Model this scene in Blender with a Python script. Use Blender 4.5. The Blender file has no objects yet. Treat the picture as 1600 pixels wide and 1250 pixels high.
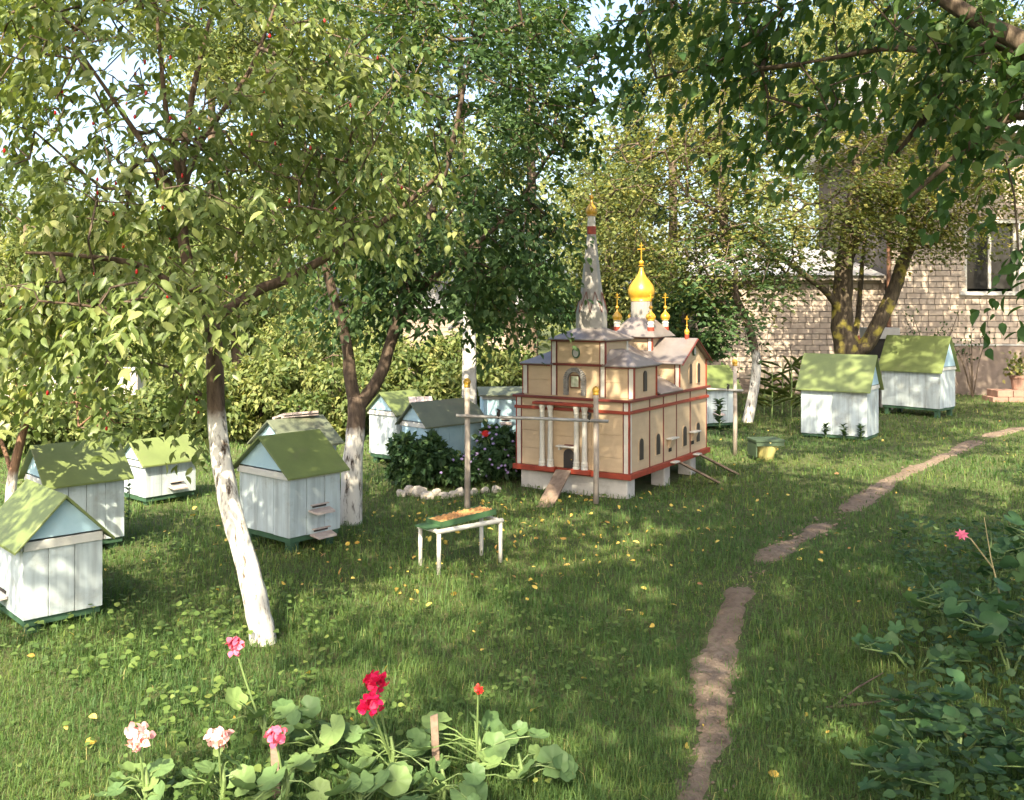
import bpy, math, random
import numpy as np
from mathutils import Vector, Matrix

random.seed(7)
RNG = np.random.default_rng(7)
S = bpy.context.scene
COL = S.collection

# ------------------------------------------------------------------ camera
F, HZ, CAMH = 1500.0, 480.0, 1.55          # focal length in photo pixels, horizon row, eye height
cd = bpy.data.cameras.new('camera'); cam = bpy.data.objects.new('camera', cd); COL.objects.link(cam)
cam.location = (0, 0, CAMH); cam.rotation_euler = (math.radians(90), 0, 0)
cd.sensor_width = 36; cd.lens = 36 * F / 1600; cd.shift_y = -(625 - HZ) / 1600
cd.clip_start = 0.05; cd.clip_end = 2000
S.camera = cam
# ------------------------------------------------------------------ light
SUN = Vector((-0.12, -0.72, 0.68)).normalized()     # towards the sun: behind the camera, a little left
w = bpy.data.worlds.new('World'); S.world = w; w.use_nodes = True
nt = w.node_tree; sky = nt.nodes.new('ShaderNodeTexSky'); sky.sky_type = 'NISHITA'; sky.sun_disc = False
sky.sun_elevation = math.asin(SUN.z); sky.sun_rotation = math.atan2(SUN.x, SUN.y)
sky.air_density = 1.0; sky.dust_density = 5.0; sky.ozone_density = 1.0
nt.links.new(sky.outputs[0], nt.nodes['Background'].inputs[0]); nt.nodes['Background'].inputs[1].default_value = 0.15
ld = bpy.data.lights.new('sun', 'SUN'); ld.energy = 4.4; ld.angle = math.radians(0.5); ld.color = (1.0, 0.89, 0.67)
sun = bpy.data.objects.new('sun', ld); COL.objects.link(sun)
sun.rotation_euler = SUN.to_track_quat('Z', 'Y').to_euler(); sun.location = SUN * 30
vs = S.view_settings; vs.view_transform = 'Standard'; vs.look = 'None'; vs.gamma = 1; vs.exposure = 1.9
vs.use_curve_mapping = False
c = S.cycles; c.use_denoising = True; c.max_bounces = 8; c.diffuse_bounces = 4; c.glossy_bounces = 2
c.transmission_bounces = 6; c.transparent_max_bounces = 4; c.caustics_reflective = False; c.caustics_refractive = False
c.sample_clamp_indirect = 6

# ------------------------------------------------------------------ ground height, pixel -> point
def sstep(a, b, t):
    t = np.clip((t - a) / (b - a), 0, 1); return t * t * (3 - 2 * t)
def G(x, y):
    x = np.asarray(x, float); y = np.asarray(y, float)
    b = .012 * np.sin(1.7 * x + .9 * y) + .010 * np.sin(2.9 * y - 1.3 * x + 1) + .006 * np.sin(5.3 * x + 4.1 * y)
    drop = -.06 * np.maximum(0, y - 12) * sstep(1, -4, x)
    return b + np.maximum(drop, -1.6)
def g(x, y): return float(G(x, y))
def at(px, py, Y): return Vector(((px - 800) / F * Y, Y, CAMH - (py - HZ) / F * Y))
def project(P):
    P = np.asarray(P); return 800 + F * P[..., 0] / P[..., 1], HZ + F * (CAMH - P[..., 2]) / P[..., 1]

# ------------------------------------------------------------------ materials
def nodes(name):
    m = bpy.data.materials.new(name); m.use_nodes = True
    t = m.node_tree; return m, t, t.nodes['Principled BSDF']
def col4(c): return (c[0], c[1], c[2], 1)
def paint(name, a, b=None, rough=.6, scale=9, metal=0, bump=.25, grain=None, gamt=.55, dirt=None, dirt_amt=.45, spec=.4):
    """painted / weathered surface: two tones mixed by noise, optional grain along z, dirt blotches"""
    m, t, p = nodes(name); N = t.nodes.new; L = t.links.new
    if b is None: b = tuple(.78 * v for v in a)
    tc = N('ShaderNodeTexCoord'); geo = N('ShaderNodeObjectInfo')
    add = N('ShaderNodeVectorMath'); add.operation = 'ADD'
    L(tc.outputs['Object'], add.inputs[0]); L(geo.outputs['Location'], add.inputs[1])
    n1 = N('ShaderNodeTexNoise'); n1.inputs['Scale'].default_value = scale; n1.inputs['Detail'].default_value = 6
    n1.inputs['Roughness'].default_value = .65; L(add.outputs[0], n1.inputs['Vector'])
    r1 = N('ShaderNodeValToRGB'); r1.color_ramp.elements[0].position = .36; r1.color_ramp.elements[1].position = .66
    r1.color_ramp.elements[0].color = col4(b); r1.color_ramp.elements[1].color = col4(a)
    L(n1.outputs['Fac'], r1.inputs[0]); out = r1.outputs[0]
    src = n1.outputs['Fac']
    if grain:
        mp = N('ShaderNodeMapping'); mp.inputs['Scale'].default_value = grain
        L(add.outputs[0], mp.inputs[0])
        n2 = N('ShaderNodeTexNoise'); n2.inputs['Scale'].default_value = 1; n2.inputs['Detail'].default_value = 5
        L(mp.outputs[0], n2.inputs['Vector'])
        mx = N('ShaderNodeMix'); mx.data_type = 'RGBA'; mx.blend_type = 'MULTIPLY'; mx.inputs[0].default_value = gamt
        r2 = N('ShaderNodeValToRGB'); r2.color_ramp.elements[0].position = .3; r2.color_ramp.elements[1].position = .6
        r2.color_ramp.elements[0].color = (.45, .42, .38, 1); r2.color_ramp.elements[1].color = (1, 1, 1, 1)
        L(n2.outputs['Fac'], r2.inputs[0]); L(out, mx.inputs[6]); L(r2.outputs[0], mx.inputs[7])
        out = mx.outputs[2]; src = n2.outputs['Fac']
    if dirt:
        n3 = N('ShaderNodeTexNoise'); n3.inputs['Scale'].default_value = scale * .55; n3.inputs['Detail'].default_value = 8
        n3.inputs['Roughness'].default_value = .75; L(add.outputs[0], n3.inputs['Vector'])
        r3 = N('ShaderNodeValToRGB'); r3.color_ramp.elements[0].position = .54; r3.color_ramp.elements[1].position = .72
        r3.color_ramp.elements[0].color = (0, 0, 0, 1); r3.color_ramp.elements[1].color = (dirt_amt,) * 3 + (1,)
        L(n3.outputs['Fac'], r3.inputs[0])
        mx = N('ShaderNodeMix'); mx.data_type = 'RGBA'; L(r3.outputs[0], mx.inputs[0]); L(out, mx.inputs[6])
        mx.inputs[7].default_value = col4(dirt); out = mx.outputs[2]
    L(out, p.inputs['Base Color']); p.inputs['Roughness'].default_value = rough; p.inputs['Metallic'].default_value = metal
    p.inputs['Specular IOR Level'].default_value = spec
    if bump:
        bm = N('ShaderNodeBump'); bm.inputs['Strength'].default_value = bump; bm.inputs['Distance'].default_value = .01
        L(src, bm.inputs['Height']); L(bm.outputs[0], p.inputs['Normal'])
    return m
def leafmat(name, stops, trans=.45, rough=.5, spec=.25, objrand=False):
    """leaf: colour picked per leaf from a ramp by its 'tint' attribute, part of the light passes through"""
    m, t, p = nodes(name); N = t.nodes.new; L = t.links.new
    if objrand: at_ = N('ShaderNodeObjectInfo'); src = at_.outputs['Random']
    else:
        at_ = N('ShaderNodeAttribute'); at_.attribute_name = 'tint'; src = at_.outputs['Fac']
    r = N('ShaderNodeValToRGB'); e = r.color_ramp.elements
    while len(e) < len(stops): e.new(.5)
    for el, (pos, cc) in zip(e, stops): el.position = pos; el.color = col4(cc)
    L(src, r.inputs[0]); L(r.outputs[0], p.inputs['Base Color'])
    p.inputs['Roughness'].default_value = rough; p.inputs['Specular IOR Level'].default_value = spec
    tr = N('ShaderNodeBsdfTranslucent')
    mu = N('ShaderNodeMix'); mu.data_type = 'RGBA'; mu.blend_type = 'MULTIPLY'; mu.inputs[0].default_value = 1
    L(r.outputs[0], mu.inputs[6]); mu.inputs[7].default_value = (1.25, 1.2, .62, 1); L(mu.outputs[2], tr.inputs[0])
    ms = N('ShaderNodeMixShader'); ms.inputs[0].default_value = trans
    L(p.outputs[0], ms.inputs[1]); L(tr.outputs[0], ms.inputs[2])
    L(ms.outputs[0], t.nodes['Material Output'].inputs[0]); return m
def barkmat(name, dark, light, white_to=None, lichen=None):
    """bark with vertical cracks; whitewash painted up to a ragged height (object z)"""
    m, t, p = nodes(name); N = t.nodes.new; L = t.links.new
    tc = N('ShaderNodeTexCoord'); mp = N('ShaderNodeMapping'); mp.inputs['Scale'].default_value = (30, 30, 7)
    L(tc.outputs['Object'], mp.inputs[0])
    n = N('ShaderNodeTexNoise'); n.inputs['Scale'].default_value = 1; n.inputs['Detail'].default_value = 7; n.inputs['Roughness'].default_value = .7
    L(mp.outputs[0], n.inputs['Vector'])
    r = N('ShaderNodeValToRGB'); r.color_ramp.elements[0].position = .35; r.color_ramp.elements[1].position = .68
    r.color_ramp.elements[0].color = col4(dark); r.color_ramp.elements[1].color = col4(light); L(n.outputs['Fac'], r.inputs[0])
    out = r.outputs[0]
    if lichen:
        n3 = N('ShaderNodeTexNoise'); n3.inputs['Scale'].default_value = 5; n3.inputs['Detail'].default_value = 6; L(tc.outputs['Object'], n3.inputs['Vector'])
        r3 = N('ShaderNodeValToRGB'); r3.color_ramp.elements[0].position = .55; r3.color_ramp.elements[1].position = .66; L(n3.outputs['Fac'], r3.inputs[0])
        mx = N('ShaderNodeMix'); mx.data_type = 'RGBA'; L(r3.outputs[0], mx.inputs[0]); L(out, mx.inputs[6]); mx.inputs[7].default_value = col4(lichen); out = mx.outputs[2]
    if white_to:
        sp = N('ShaderNodeSeparateXYZ'); L(tc.outputs['Object'], sp.inputs[0])
        n2 = N('ShaderNodeTexNoise'); n2.inputs['Scale'].default_value = 9; n2.inputs['Detail'].default_value = 6; L(tc.outputs['Object'], n2.inputs['Vector'])
        ma = N('ShaderNodeMath'); ma.operation = 'MULTIPLY_ADD'; ma.inputs[1].default_value = .16; L(n2.outputs['Fac'], ma.inputs[0]); L(sp.outputs[2], ma.inputs[2])
        lt = N('ShaderNodeMapRange'); lt.inputs['From Min'].default_value = white_to + .05; lt.inputs['From Max'].default_value = white_to + .11
        lt.inputs['To Min'].default_value = 1; lt.inputs['To Max'].default_value = 0; L(ma.outputs[0], lt.inputs[0])
        # bare cracks through the wash
        cr = N('ShaderNodeValToRGB'); cr.color_ramp.elements[0].position = .37; cr.color_ramp.elements[1].position = .50; L(n.outputs['Fac'], cr.inputs[0])
        m2 = N('ShaderNodeMath'); m2.operation = 'MULTIPLY'; L(lt.outputs[0], m2.inputs[0]); L(cr.outputs[0], m2.inputs[1])
        mx = N('ShaderNodeMix'); mx.data_type = 'RGBA'; L(m2.outputs[0], mx.inputs[0]); L(out, mx.inputs[6])
        mx.inputs[7].default_value = (.56, .53, .47, 1); out = mx.outputs[2]
    L(out, p.inputs['Base Color']); p.inputs['Roughness'].default_value = .9; p.inputs['Specular IOR Level'].default_value = .15
    bm = N('ShaderNodeBump'); bm.inputs['Strength'].default_value = .6; bm.inputs['Distance'].default_value = .012
    L(n.outputs['Fac'], bm.inputs['Height']); L(bm.outputs[0], p.inputs['Normal']); return m

M = {}
M['hive'] = paint('hive_white_paint', (.42, .48, .49), (.36, .42, .435), .55, 7, bump=.15, grain=(26, 26, 2.2), dirt=(.22, .21, .16), dirt_amt=.7)
M['hive_blue'] = paint('hive_blue_paint', (.33, .47, .53), (.28, .42, .49), .55, 7, bump=.15, dirt=(.30, .34, .33), dirt_amt=.35)
M['hive_trim'] = paint('hive_trim_paint', (.46, .46, .42), (.39, .39, .36), .6, 8, dirt=(.30, .28, .22))
M['roof_green'] = paint('hive_roof_green', (.135, .17, .052), (.105, .135, .042), .5, 6, bump=.2, dirt=(.13, .12, .07), dirt_amt=.6)
M['roof_dull'] = paint('hive_roof_dull_green', (.12, .135, .085), (.09, .105, .068), .6, 6, bump=.2, dirt=(.13, .11, .08), dirt_amt=.6)
M['base_green'] = paint('hive_base_green', (.035, .085, .045), (.025, .06, .03), .6, 8)
M['dark'] = paint('dark_slot', (.02, .017, .013), None, .8, 8)
M['board'] = paint('landing_board', (.42, .36, .33), (.32, .265, .24), .7, 14, dirt=(.22, .12, .09), dirt_amt=.7)
M['cream'] = paint('cream_paint', (.47, .35, .222), (.42, .31, .195), .55, 6, bump=.15, grain=(5, 5, 26), gamt=.14, dirt=(.29, .215, .14), dirt_amt=.35)
M['red'] = paint('red_trim_paint', (.27, .042, .02), (.19, .03, .015), .5, 10, dirt=(.20, .05, .03), dirt_amt=.4)
M['darkred'] = paint('dark_red_paint', (.15, .028, .018), (.105, .02, .014), .5, 10)
M['white'] = paint('white_paint', (.55, .52, .46), (.47, .45, .39), .55, 10, dirt=(.40, .35, .28), dirt_amt=.4)
M['plinth'] = paint('whitewash_block', (.48, .455, .41), (.38, .355, .32), .9, 8, bump=.5, dirt=(.26, .24, .17), dirt_amt=.6)
M['metal'] = paint('weathered_roof_metal', (.235, .205, .185), (.175, .15, .14), .42, 6, metal=.25, bump=.12, dirt=(.18, .13, .09), dirt_amt=.55)
M['spire'] = paint('grey_spire_paint', (.32, .30, .27), (.26, .245, .22), .5, 7, metal=.1, bump=.1, dirt=(.27, .23, .19))
M['gold'] = paint('golden_yellow_paint', (.44, .26, .022), (.34, .19, .018), .38, 14, bump=.08, spec=.5, dirt=(.20, .12, .03), dirt_amt=.6)
M['door'] = paint('dark_door', (.035, .028, .025), None, .5, 9)
M['plank'] = paint('weathered_plank', (.25, .18, .13), (.17, .12, .085), .85, 8, grain=(40, 4, 40), bump=.5)
M['stone'] = paint('grey_stone', (.26, .25, .23), (.16, .15, .14), .9, 20, bump=.6)
M['icon'] = paint('pale_picture', (.46, .47, .36), (.26, .30, .20), .35, 30, bump=0)
M['frame'] = paint('brown_frame', (.16, .075, .04), None, .5, 12)
M['pipe'] = paint('grey_pipe', (.34, .33, .31), (.24, .23, .21), .45, 14, metal=.3, dirt=(.22, .15, .10), dirt_amt=.6)
M['wood_post'] = paint('grey_wood_post', (.36, .31, .26), (.26, .22, .18), .85, 10, grain=(50, 50, 3), bump=.4)
M['concrete'] = paint('pale_concrete', (.45, .435, .40), (.37, .355, .33), .9, 7, bump=.3, dirt=(.34, .33, .28))
M['brick'] = paint('silicate_brick', (.43, .355, .285), (.36, .29, .23), .9, 11, bump=.4, dirt=(.36, .28, .21), dirt_amt=.5)
M['brick_dull'] = paint('dull_brick', (.30, .235, .185), (.24, .185, .15), .9, 11, bump=.4)
M['mortar'] = paint('mortar', (.17, .145, .12), (.13, .11, .09), .95, 12)
M['render'] = paint('plinth_render', (.24, .185, .15), (.18, .14, .11), .95, 3, bump=.4, dirt=(.17, .14, .11), dirt_amt=.6)
M['sheet'] = paint('zinc_sheet', (.42, .41, .40), (.33, .32, .32), .4, 3, metal=.3)
M['glass'] = paint('dark_window_glass', (.03, .03, .028), None, .08, 4, bump=0, spec=.6)
M['tray_green'] = paint('tray_green', (.05, .11, .045), (.035, .08, .035), .5, 12)
M['comb'] = paint('honeycomb', (.50, .27, .10), (.33, .15, .05), .7, 40, bump=.8)
M['pot'] = paint('yellow_pot', (.50, .44, .16), (.40, .36, .14), .5, 8, dirt=(.25, .22, .12))
M['pot_dark'] = paint('dark_green_lid', (.055, .085, .045), (.03, .05, .03), .5, 8)
M['edging'] = paint('pale_edging_stone', (.50, .45, .38), (.34, .30, .25), .9, 9, bump=.7, dirt=(.17, .15, .09))
M['red_sheet'] = paint('red_sheet', (.40, .12, .065), (.30, .085, .05), .7, 6)
M['redbrick'] = paint('dull_red_brick', (.30, .17, .125), (.22, .13, .10), .9, 9, bump=.4)
M['bark1'] = barkmat('bark_whitewashed_front', (.05, .034, .024), (.17, .12, .085), 1.10)
M['bark2'] = barkmat('bark_whitewashed_mid', (.04, .028, .02), (.13, .095, .07), .72)
M['bark3'] = barkmat('bark_whitewashed_small', (.11, .06, .038), (.26, .16, .10), .58)
M['bark4'] = barkmat('bark_lichen', (.035, .027, .020), (.12, .095, .065), .85, (.32, .27, .06))
M['bark5'] = barkmat('bark_whitewashed_back', (.035, .027, .020), (.12, .09, .065), 1.0)
M['bark'] = barkmat('bark_plain', (.045, .033, .024), (.16, .12, .085))
# leaf colour ramps (dark green to yellow)
M['lf_cornel'] = leafmat('leaf_cornel', [(0, (.075, .12, .034)), (.45, (.145, .195, .055)), (.8, (.27, .30, .105)), (1, (.40, .38, .15))], .42, rough=.42, spec=.45)
M['lf_dark'] = leafmat('leaf_dark', [(0, (.034, .075, .027)), (.6, (.068, .122, .042)), (.9, (.14, .185, .06)), (1, (.30, .27, .07))], .40)
M['lf_walnut'] = leafmat('leaf_walnut', [(0, (.040, .09, .030)), (.6, (.078, .145, .042)), (.9, (.15, .20, .05)), (1, (.34, .28, .06))], .48)
M['lf_yellow'] = leafmat('leaf_yellow_green', [(0, (.055, .085, .028)), (.45, (.125, .15, .045)), (.8, (.27, .25, .075)), (1, (.46, .36, .08))], .40)
M['lf_bright'] = leafmat('leaf_bright', [(0, (.065, .105, .030)), (.45, (.145, .18, .055)), (.85, (.29, .29, .10)), (1, (.42, .38, .15))], .42)
M['lf_conifer'] = leafmat('leaf_conifer', [(0, (.012, .035, .018)), (1, (.035, .07, .03))], .15)
M['lf_shrub'] = leafmat('leaf_shrub', [(0, (.026, .062, .024)), (.6, (.055, .105, .038)), (1, (.13, .19, .06))], .35)
M['lf_cover'] = leafmat('leaf_ground_cover', [(0, (.07, .125, .036)), (.6, (.13, .19, .048)), (1, (.24, .27, .07))], .4)
M['lf_geran'] = leafmat('leaf_geranium', [(0, (.085, .15, .055)), (.6, (.13, .21, .075)), (1, (.18, .26, .085))], .3, objrand=True)
M['lf_weed'] = leafmat('leaf_weed', [(0, (.03, .075, .032)), (.6, (.05, .11, .042)), (1, (.09, .16, .05))], .3, objrand=True)
M['lf_cornel_o'] = leafmat('leaf_cornel_single', [(0, (.10, .15, .042)), (.5, (.19, .24, .075)), (1, (.34, .36, .14))], .42, objrand=True)
M['lf_walnut_o'] = leafmat('leaf_walnut_single', [(0, (.042, .095, .032)), (.7, (.082, .15, .044)), (1, (.16, .21, .055))], .48, objrand=True)
M['grass'] = leafmat('grass_blade', [(0, (.052, .115, .036)), (.5, (.105, .182, .048)), (.86, (.19, .24, .062)), (1, (.36, .32, .13))], .48)
M['litter'] = leafmat('fallen_leaf', [(0, (.40, .23, .06)), (.4, (.58, .40, .08)), (.8, (.62, .48, .12)), (1, (.28, .15, .07))], .25)
M['stem'] = paint('green_stem', (.14, .20, .06), (.10, .15, .05), .6, 20)
M['dry_stem'] = paint('dry_stem', (.38, .32, .16), (.26, .21, .10), .7, 20)
M['crimson'] = leafmat('petal_crimson', [(0, (.50, .006, .055)), (1, (.72, .02, .11))], .3)
M['pink'] = leafmat('petal_pink', [(0, (.62, .09, .19)), (1, (.80, .22, .32))], .3)
M['palepink'] = leafmat('petal_pale_pink', [(0, (.74, .33, .36)), (1, (.85, .66, .64))], .3)
M['lilac'] = leafmat('petal_lilac', [(0, (.30, .22, .48)), (1, (.48, .38, .62))], .3)
M['redpetal'] = leafmat('petal_red', [(0, (.50, .02, .02)), (1, (.65, .05, .03))], .3)
M['berry'] = paint('red_berry', (.42, .012, .012), (.30, .01, .01), .25, 20, bump=0)

# ------------------------------------------------------------------ object helpers
def link(name, me, mat, parent=None):
    o = bpy.data.objects.new(name, me); COL.objects.link(o)
    if mat is not None and me is not None and not me.materials: me.materials.append(mat)
    if parent is not None: o.parent = parent
    return o
def empty(name, loc, rz=0.):
    o = bpy.data.objects.new(name, None); o.empty_display_size = .1; COL.objects.link(o)
    o.location = loc; o.rotation_euler = (0, 0, rz); return o
def tag(o, label=None, cat=None, group=None, kind=None):
    if label: o['label'] = label
    if cat: o['category'] = cat
    if group: o['group'] = group
    if kind: o['kind'] = kind
    return o
class MB:
    def __init__(s): s.v = []; s.f = []
    def poly(s, vs, fs):
        n = len(s.v); s.v += [tuple(p) for p in vs]; s.f += [tuple(i + n for i in f) for f in fs]; return s
    def box(s, x0, x1, y0, y1, z0, z1, mx=None):
        vs = [Vector(p) for p in ((x0,y0,z0),(x1,y0,z0),(x1,y1,z0),(x0,y1,z0),(x0,y0,z1),(x1,y0,z1),(x1,y1,z1),(x0,y1,z1))]
        if mx is not None: vs = [mx @ p for p in vs]
        return s.poly(vs, [(0,3,2,1),(4,5,6,7),(0,1,5,4),(1,2,6,5),(2,3,7,6),(3,0,4,7)])
    def tube(s, pts, rad, n=8, cap=True, jit=0.):
        pts = [Vector(p) for p in pts]
        if not hasattr(rad, '__len__'): rad = [rad] * len(pts)
        rings = []; up = None
        for i, p in enumerate(pts):
            d = (pts[min(i + 1, len(pts) - 1)] - pts[max(i - 1, 0)]).normalized()
            if up is None: up = d.orthogonal().normalized()
            u = (up - d * up.dot(d)); u = u.normalized() if u.length > 1e-6 else d.orthogonal().normalized(); up = u
            v = d.cross(u); r = []
            for k in range(n):
                a = 2 * math.pi * k / n; rr = rad[i] * (1 + jit * (random.random() - .5))
                r.append(p + (u * math.cos(a) + v * math.sin(a)) * rr)
            rings.append(r)
        vs = [q for r in rings for q in r]; fs = []
        for i in range(len(pts) - 1):
            for k in range(n):
                a = i * n + k; b = i * n + (k + 1) % n; fs.append((a, b, b + n, a + n))
        if cap: fs.append(tuple(range(n - 1, -1, -1))); fs.append(tuple(range((len(pts) - 1) * n, len(pts) * n)))
        return s.poly(vs, fs)
    def lathe(s, prof, n=16, c=(0, 0, 0), rot=0.):
        vs = []; fs = []
        for r, z in prof:
            for k in range(n):
                a = 2 * math.pi * k / n + rot; vs.append((c[0] + r * math.cos(a), c[1] + r * math.sin(a), c[2] + z))
        for i in range(len(prof) - 1):
            for k in range(n):
                a = i * n + k; b = i * n + (k + 1) % n; fs.append((a, b, b + n, a + n))
        fs.append(tuple(range(n - 1, -1, -1))); fs.append(tuple(range((len(prof) - 1) * n, len(prof) * n)))
        return s.poly(vs, fs)
    def prism(s, pts, ex):
        """outline (3-D points, planar) extruded by vector ex"""
        ex = Vector(ex); a = [Vector(p) for p in pts]; b = [p + ex for p in a]; n = len(a)
        return s.poly(a + b, [tuple(range(n - 1, -1, -1)), tuple(range(n, 2 * n))] + [(i, (i + 1) % n, n + (i + 1) % n, n + i) for i in range(n)])
    def mesh(s, name, smooth=False):
        me = bpy.data.meshes.new(name); me.from_pydata(s.v, [], s.f); 
        import bmesh
        bm = bmesh.new(); bm.from_mesh(me); bmesh.ops.recalc_face_normals(bm, faces=bm.faces); bm.to_mesh(me); bm.free()
        if smooth: me.polygons.foreach_set('use_smooth', [True] * len(me.polygons))
        return me
    def build(s, name, mat, parent=None, smooth=False, bevel=0):
        o = link(name, s.mesh(name, smooth), mat, parent)
        if bevel:
            b = o.modifiers.new('bevel', 'BEVEL'); b.width = bevel; b.segments = 1; b.limit_method = 'ANGLE'
        return o
def bx(name, mat, parent, x0, x1, y0, y1, z0, z1, bevel=0):
    return MB().box(x0, x1, y0, y1, z0, z1).build(name, mat, parent, bevel=bevel)
def npmesh(name, V, Fc, tint=None):
    """fast mesh from numpy: V (n,3), Fc (m,k)"""
    me = bpy.data.meshes.new(name); V = np.ascontiguousarray(V, np.float32); Fc = np.ascontiguousarray(Fc, np.int32)
    me.vertices.add(len(V)); me.vertices.foreach_set('co', V.ravel())
    m, k = Fc.shape; me.loops.add(m * k); me.loops.foreach_set('vertex_index', Fc.ravel())
    me.polygons.add(m); me.polygons.foreach_set('loop_start', np.arange(0, m * k, k, dtype=np.int32))
    me.update(calc_edges=True)
    if tint is not None:
        a = me.attributes.new('tint', 'FLOAT', 'POINT'); a.data.foreach_set('value', np.ascontiguousarray(tint, np.float32))
    return me
def unit(a): return a / np.maximum(np.linalg.norm(a, axis=-1, keepdims=True), 1e-9)
NEAR_T = np.array([(0,0,0),(.24,0,-.01),(.5,0,-.035),(.77,0,-.085),(1,0,-.17),(.17,.36,.05),(.46,.50,.05),(.76,.30,-.02),(.17,-.36,.05),(.46,-.50,.05),(.76,-.30,-.02)], float)
NEAR_F = np.array([(0,1,5),(1,6,5),(1,2,6),(2,7,6),(2,3,7),(3,4,7),(0,8,1),(1,8,9),(1,9,2),(2,9,10),(2,10,3),(3,10,4)])
FAR_T = np.array([(0,0,0),(.45,.5,.10),(1,0,-.05),(.45,-.5,.10)], float)
FAR_F = np.array([(0,1,2),(0,2,3)])
def frames(D, Nn):
    D = unit(D); Sd = np.cross(D, Nn); bad = np.linalg.norm(Sd, axis=1) < 1e-4; Sd[bad] = (1, 0, 0)
    Sd = unit(Sd); return D, Sd, np.cross(Sd, D)
def leaf_geo(P, D, Nn, L, wr, tint, near=True):
    T, Fc = (NEAR_T, NEAR_F) if near else (FAR_T, FAR_F)
    D, Sd, Nn = frames(D, Nn); n = len(P); k = len(T); L = np.broadcast_to(L, (n,)); wr = np.broadcast_to(wr, (n,))
    V = P[:, None] + L[:, None, None] * (T[None, :, 0:1] * D[:, None] + (T[None, :, 1:2] * wr[:, None, None]) * Sd[:, None] + T[None, :, 2:3] * Nn[:, None])
    FF = Fc[None] + (np.arange(n) * k)[:, None, None]
    return V.reshape(-1, 3), FF.reshape(-1, 3), np.repeat(tint, k)
UNIT_LEAF = {}
def unit_leaf(key, mat, wr):
    if key not in UNIT_LEAF:
        T = NEAR_T.copy(); T[:, 1] *= wr
        me = npmesh(key, T, NEAR_F, np.full(len(T), .5)); me.polygons.foreach_set('use_smooth', [True] * len(me.polygons)); me.materials.append(mat); UNIT_LEAF[key] = me
    return UNIT_LEAF[key]
def leaf_objects(P, D, Nn, L, key, mat, wr, parent, org):
    me = unit_leaf(key, mat, wr); D, Sd, Nn = frames(D, Nn)
    for i in range(len(P)):
        o = bpy.data.objects.new('leaf', me); COL.objects.link(o); o.parent = parent
        R = Matrix((D[i], Sd[i], Nn[i])).transposed().to_4x4()
        o.matrix_local = Matrix.Translation(Vector(P[i] - org)) @ R @ Matrix.Scale(float(L[i]), 4)

# ------------------------------------------------------------------ trees
def catmull(pts, rad, sub=4):
    pts = [Vector(p) for p in pts]; P = []; R = []
    for i in range(len(pts) - 1):
        p0 = pts[max(i - 1, 0)]; p1 = pts[i]; p2 = pts[i + 1]; p3 = pts[min(i + 2, len(pts) - 1)]
        for k in range(sub):
            t = k / sub; P.append(.5 * ((2 * p1) + (p2 - p0) * t + (2 * p0 - 5 * p1 + 4 * p2 - p3) * t * t + (3 * p1 - p0 - 3 * p2 + p3) * t ** 3))
            R.append(rad[i] * (1 - t) + rad[i + 1] * t)
    P.append(pts[-1]); R.append(rad[-1]); return P, R
def grow(paths, T, seg=.25, up=.15, rng=RNG, wander=.06):
    """attach each target to the nearest node of the growing skeleton -> positions, parents"""
    pos = []; par = []
    for pi, (pts, _) in enumerate(paths):
        last = -1
        for j, p in enumerate(pts):
            if j == 0 and pi > 0:
                d = [(Vector(p) - Vector(q)).length for q in pos]; last = int(np.argmin(d)) if min(d) < .4 else -1
            pos.append(tuple(p)); par.append(last); last = len(pos) - 1
    base = len(pos); pos = [np.array(p, float) for p in pos]
    A = np.zeros((base + len(T) * 14, 3)); A[:base] = pos; n = base
    first = paths[0][0]; keep0 = len(first) // 2            # no twigs from the lower half of the trunk
    dist0 = np.min(np.linalg.norm(T[:, None] - A[None, keep0:base], axis=2), axis=1)
    tips = []
    for ti in np.argsort(dist0):
        t = T[ti]; d = np.linalg.norm(A[keep0:n] - t, axis=1); i = int(np.argmin(d)) + keep0; a = A[i]; L = d[i - keep0]
        m = int(min(max(round(L / seg), 1), 12)); mid = (a + t) / 2 + np.array([0, 0, up * L]) + rng.normal(0, wander * L, 3); last = i
        for k in range(1, m + 1):
            s = k / m; A[n] = (1 - s) ** 2 * a + 2 * s * (1 - s) * mid + s * s * t; par.append(last); last = n; n += 1
        tips.append((ti, last))
    return A[:n], np.array(par), base, tips
def branch_mesh(A, par, base, r_tip=.0035, power=.46, rmax=.05, n=5):
    cnt = np.zeros(len(A)); haschild = np.zeros(len(A), bool); haschild[par[par >= 0]] = True; cnt[~haschild] = 1
    for i in range(len(A) - 1, -1, -1):
        if par[i] >= 0: cnt[par[i]] += cnt[i]
    rad = np.minimum(r_tip * np.maximum(cnt, 1) ** power, rmax)
    idx = np.arange(base, len(A)); p0 = A[par[idx]]; p1 = A[idx]; r1 = rad[idx]; r0 = np.minimum(rad[par[idx]], r1 * 1.35)
    d = unit(p1 - p0); ref = np.where(np.abs(d[:, 2:3]) < .9, np.array([[0, 0, 1.]]), np.array([[1., 0, 0]])); u = unit(np.cross(d, ref)); v = np.cross(d, u)
    ang = 2 * np.pi * np.arange(n) / n; ca = np.cos(ang)[None, :, None]; sa = np.sin(ang)[None, :, None]; ring = ca * u[:, None] + sa * v[:, None]
    V = np.concatenate([p0[:, None] + ring * r0[:, None, None], p1[:, None] + ring * r1[:, None, None]], 1)
    k = np.arange(n); f = np.stack([k, (k + 1) % n, (k + 1) % n + n, k + n], 1)
    return V.reshape(-1, 3), (f[None] + (np.arange(len(idx)) * 2 * n)[:, None, None]).reshape(-1, 4)
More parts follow.
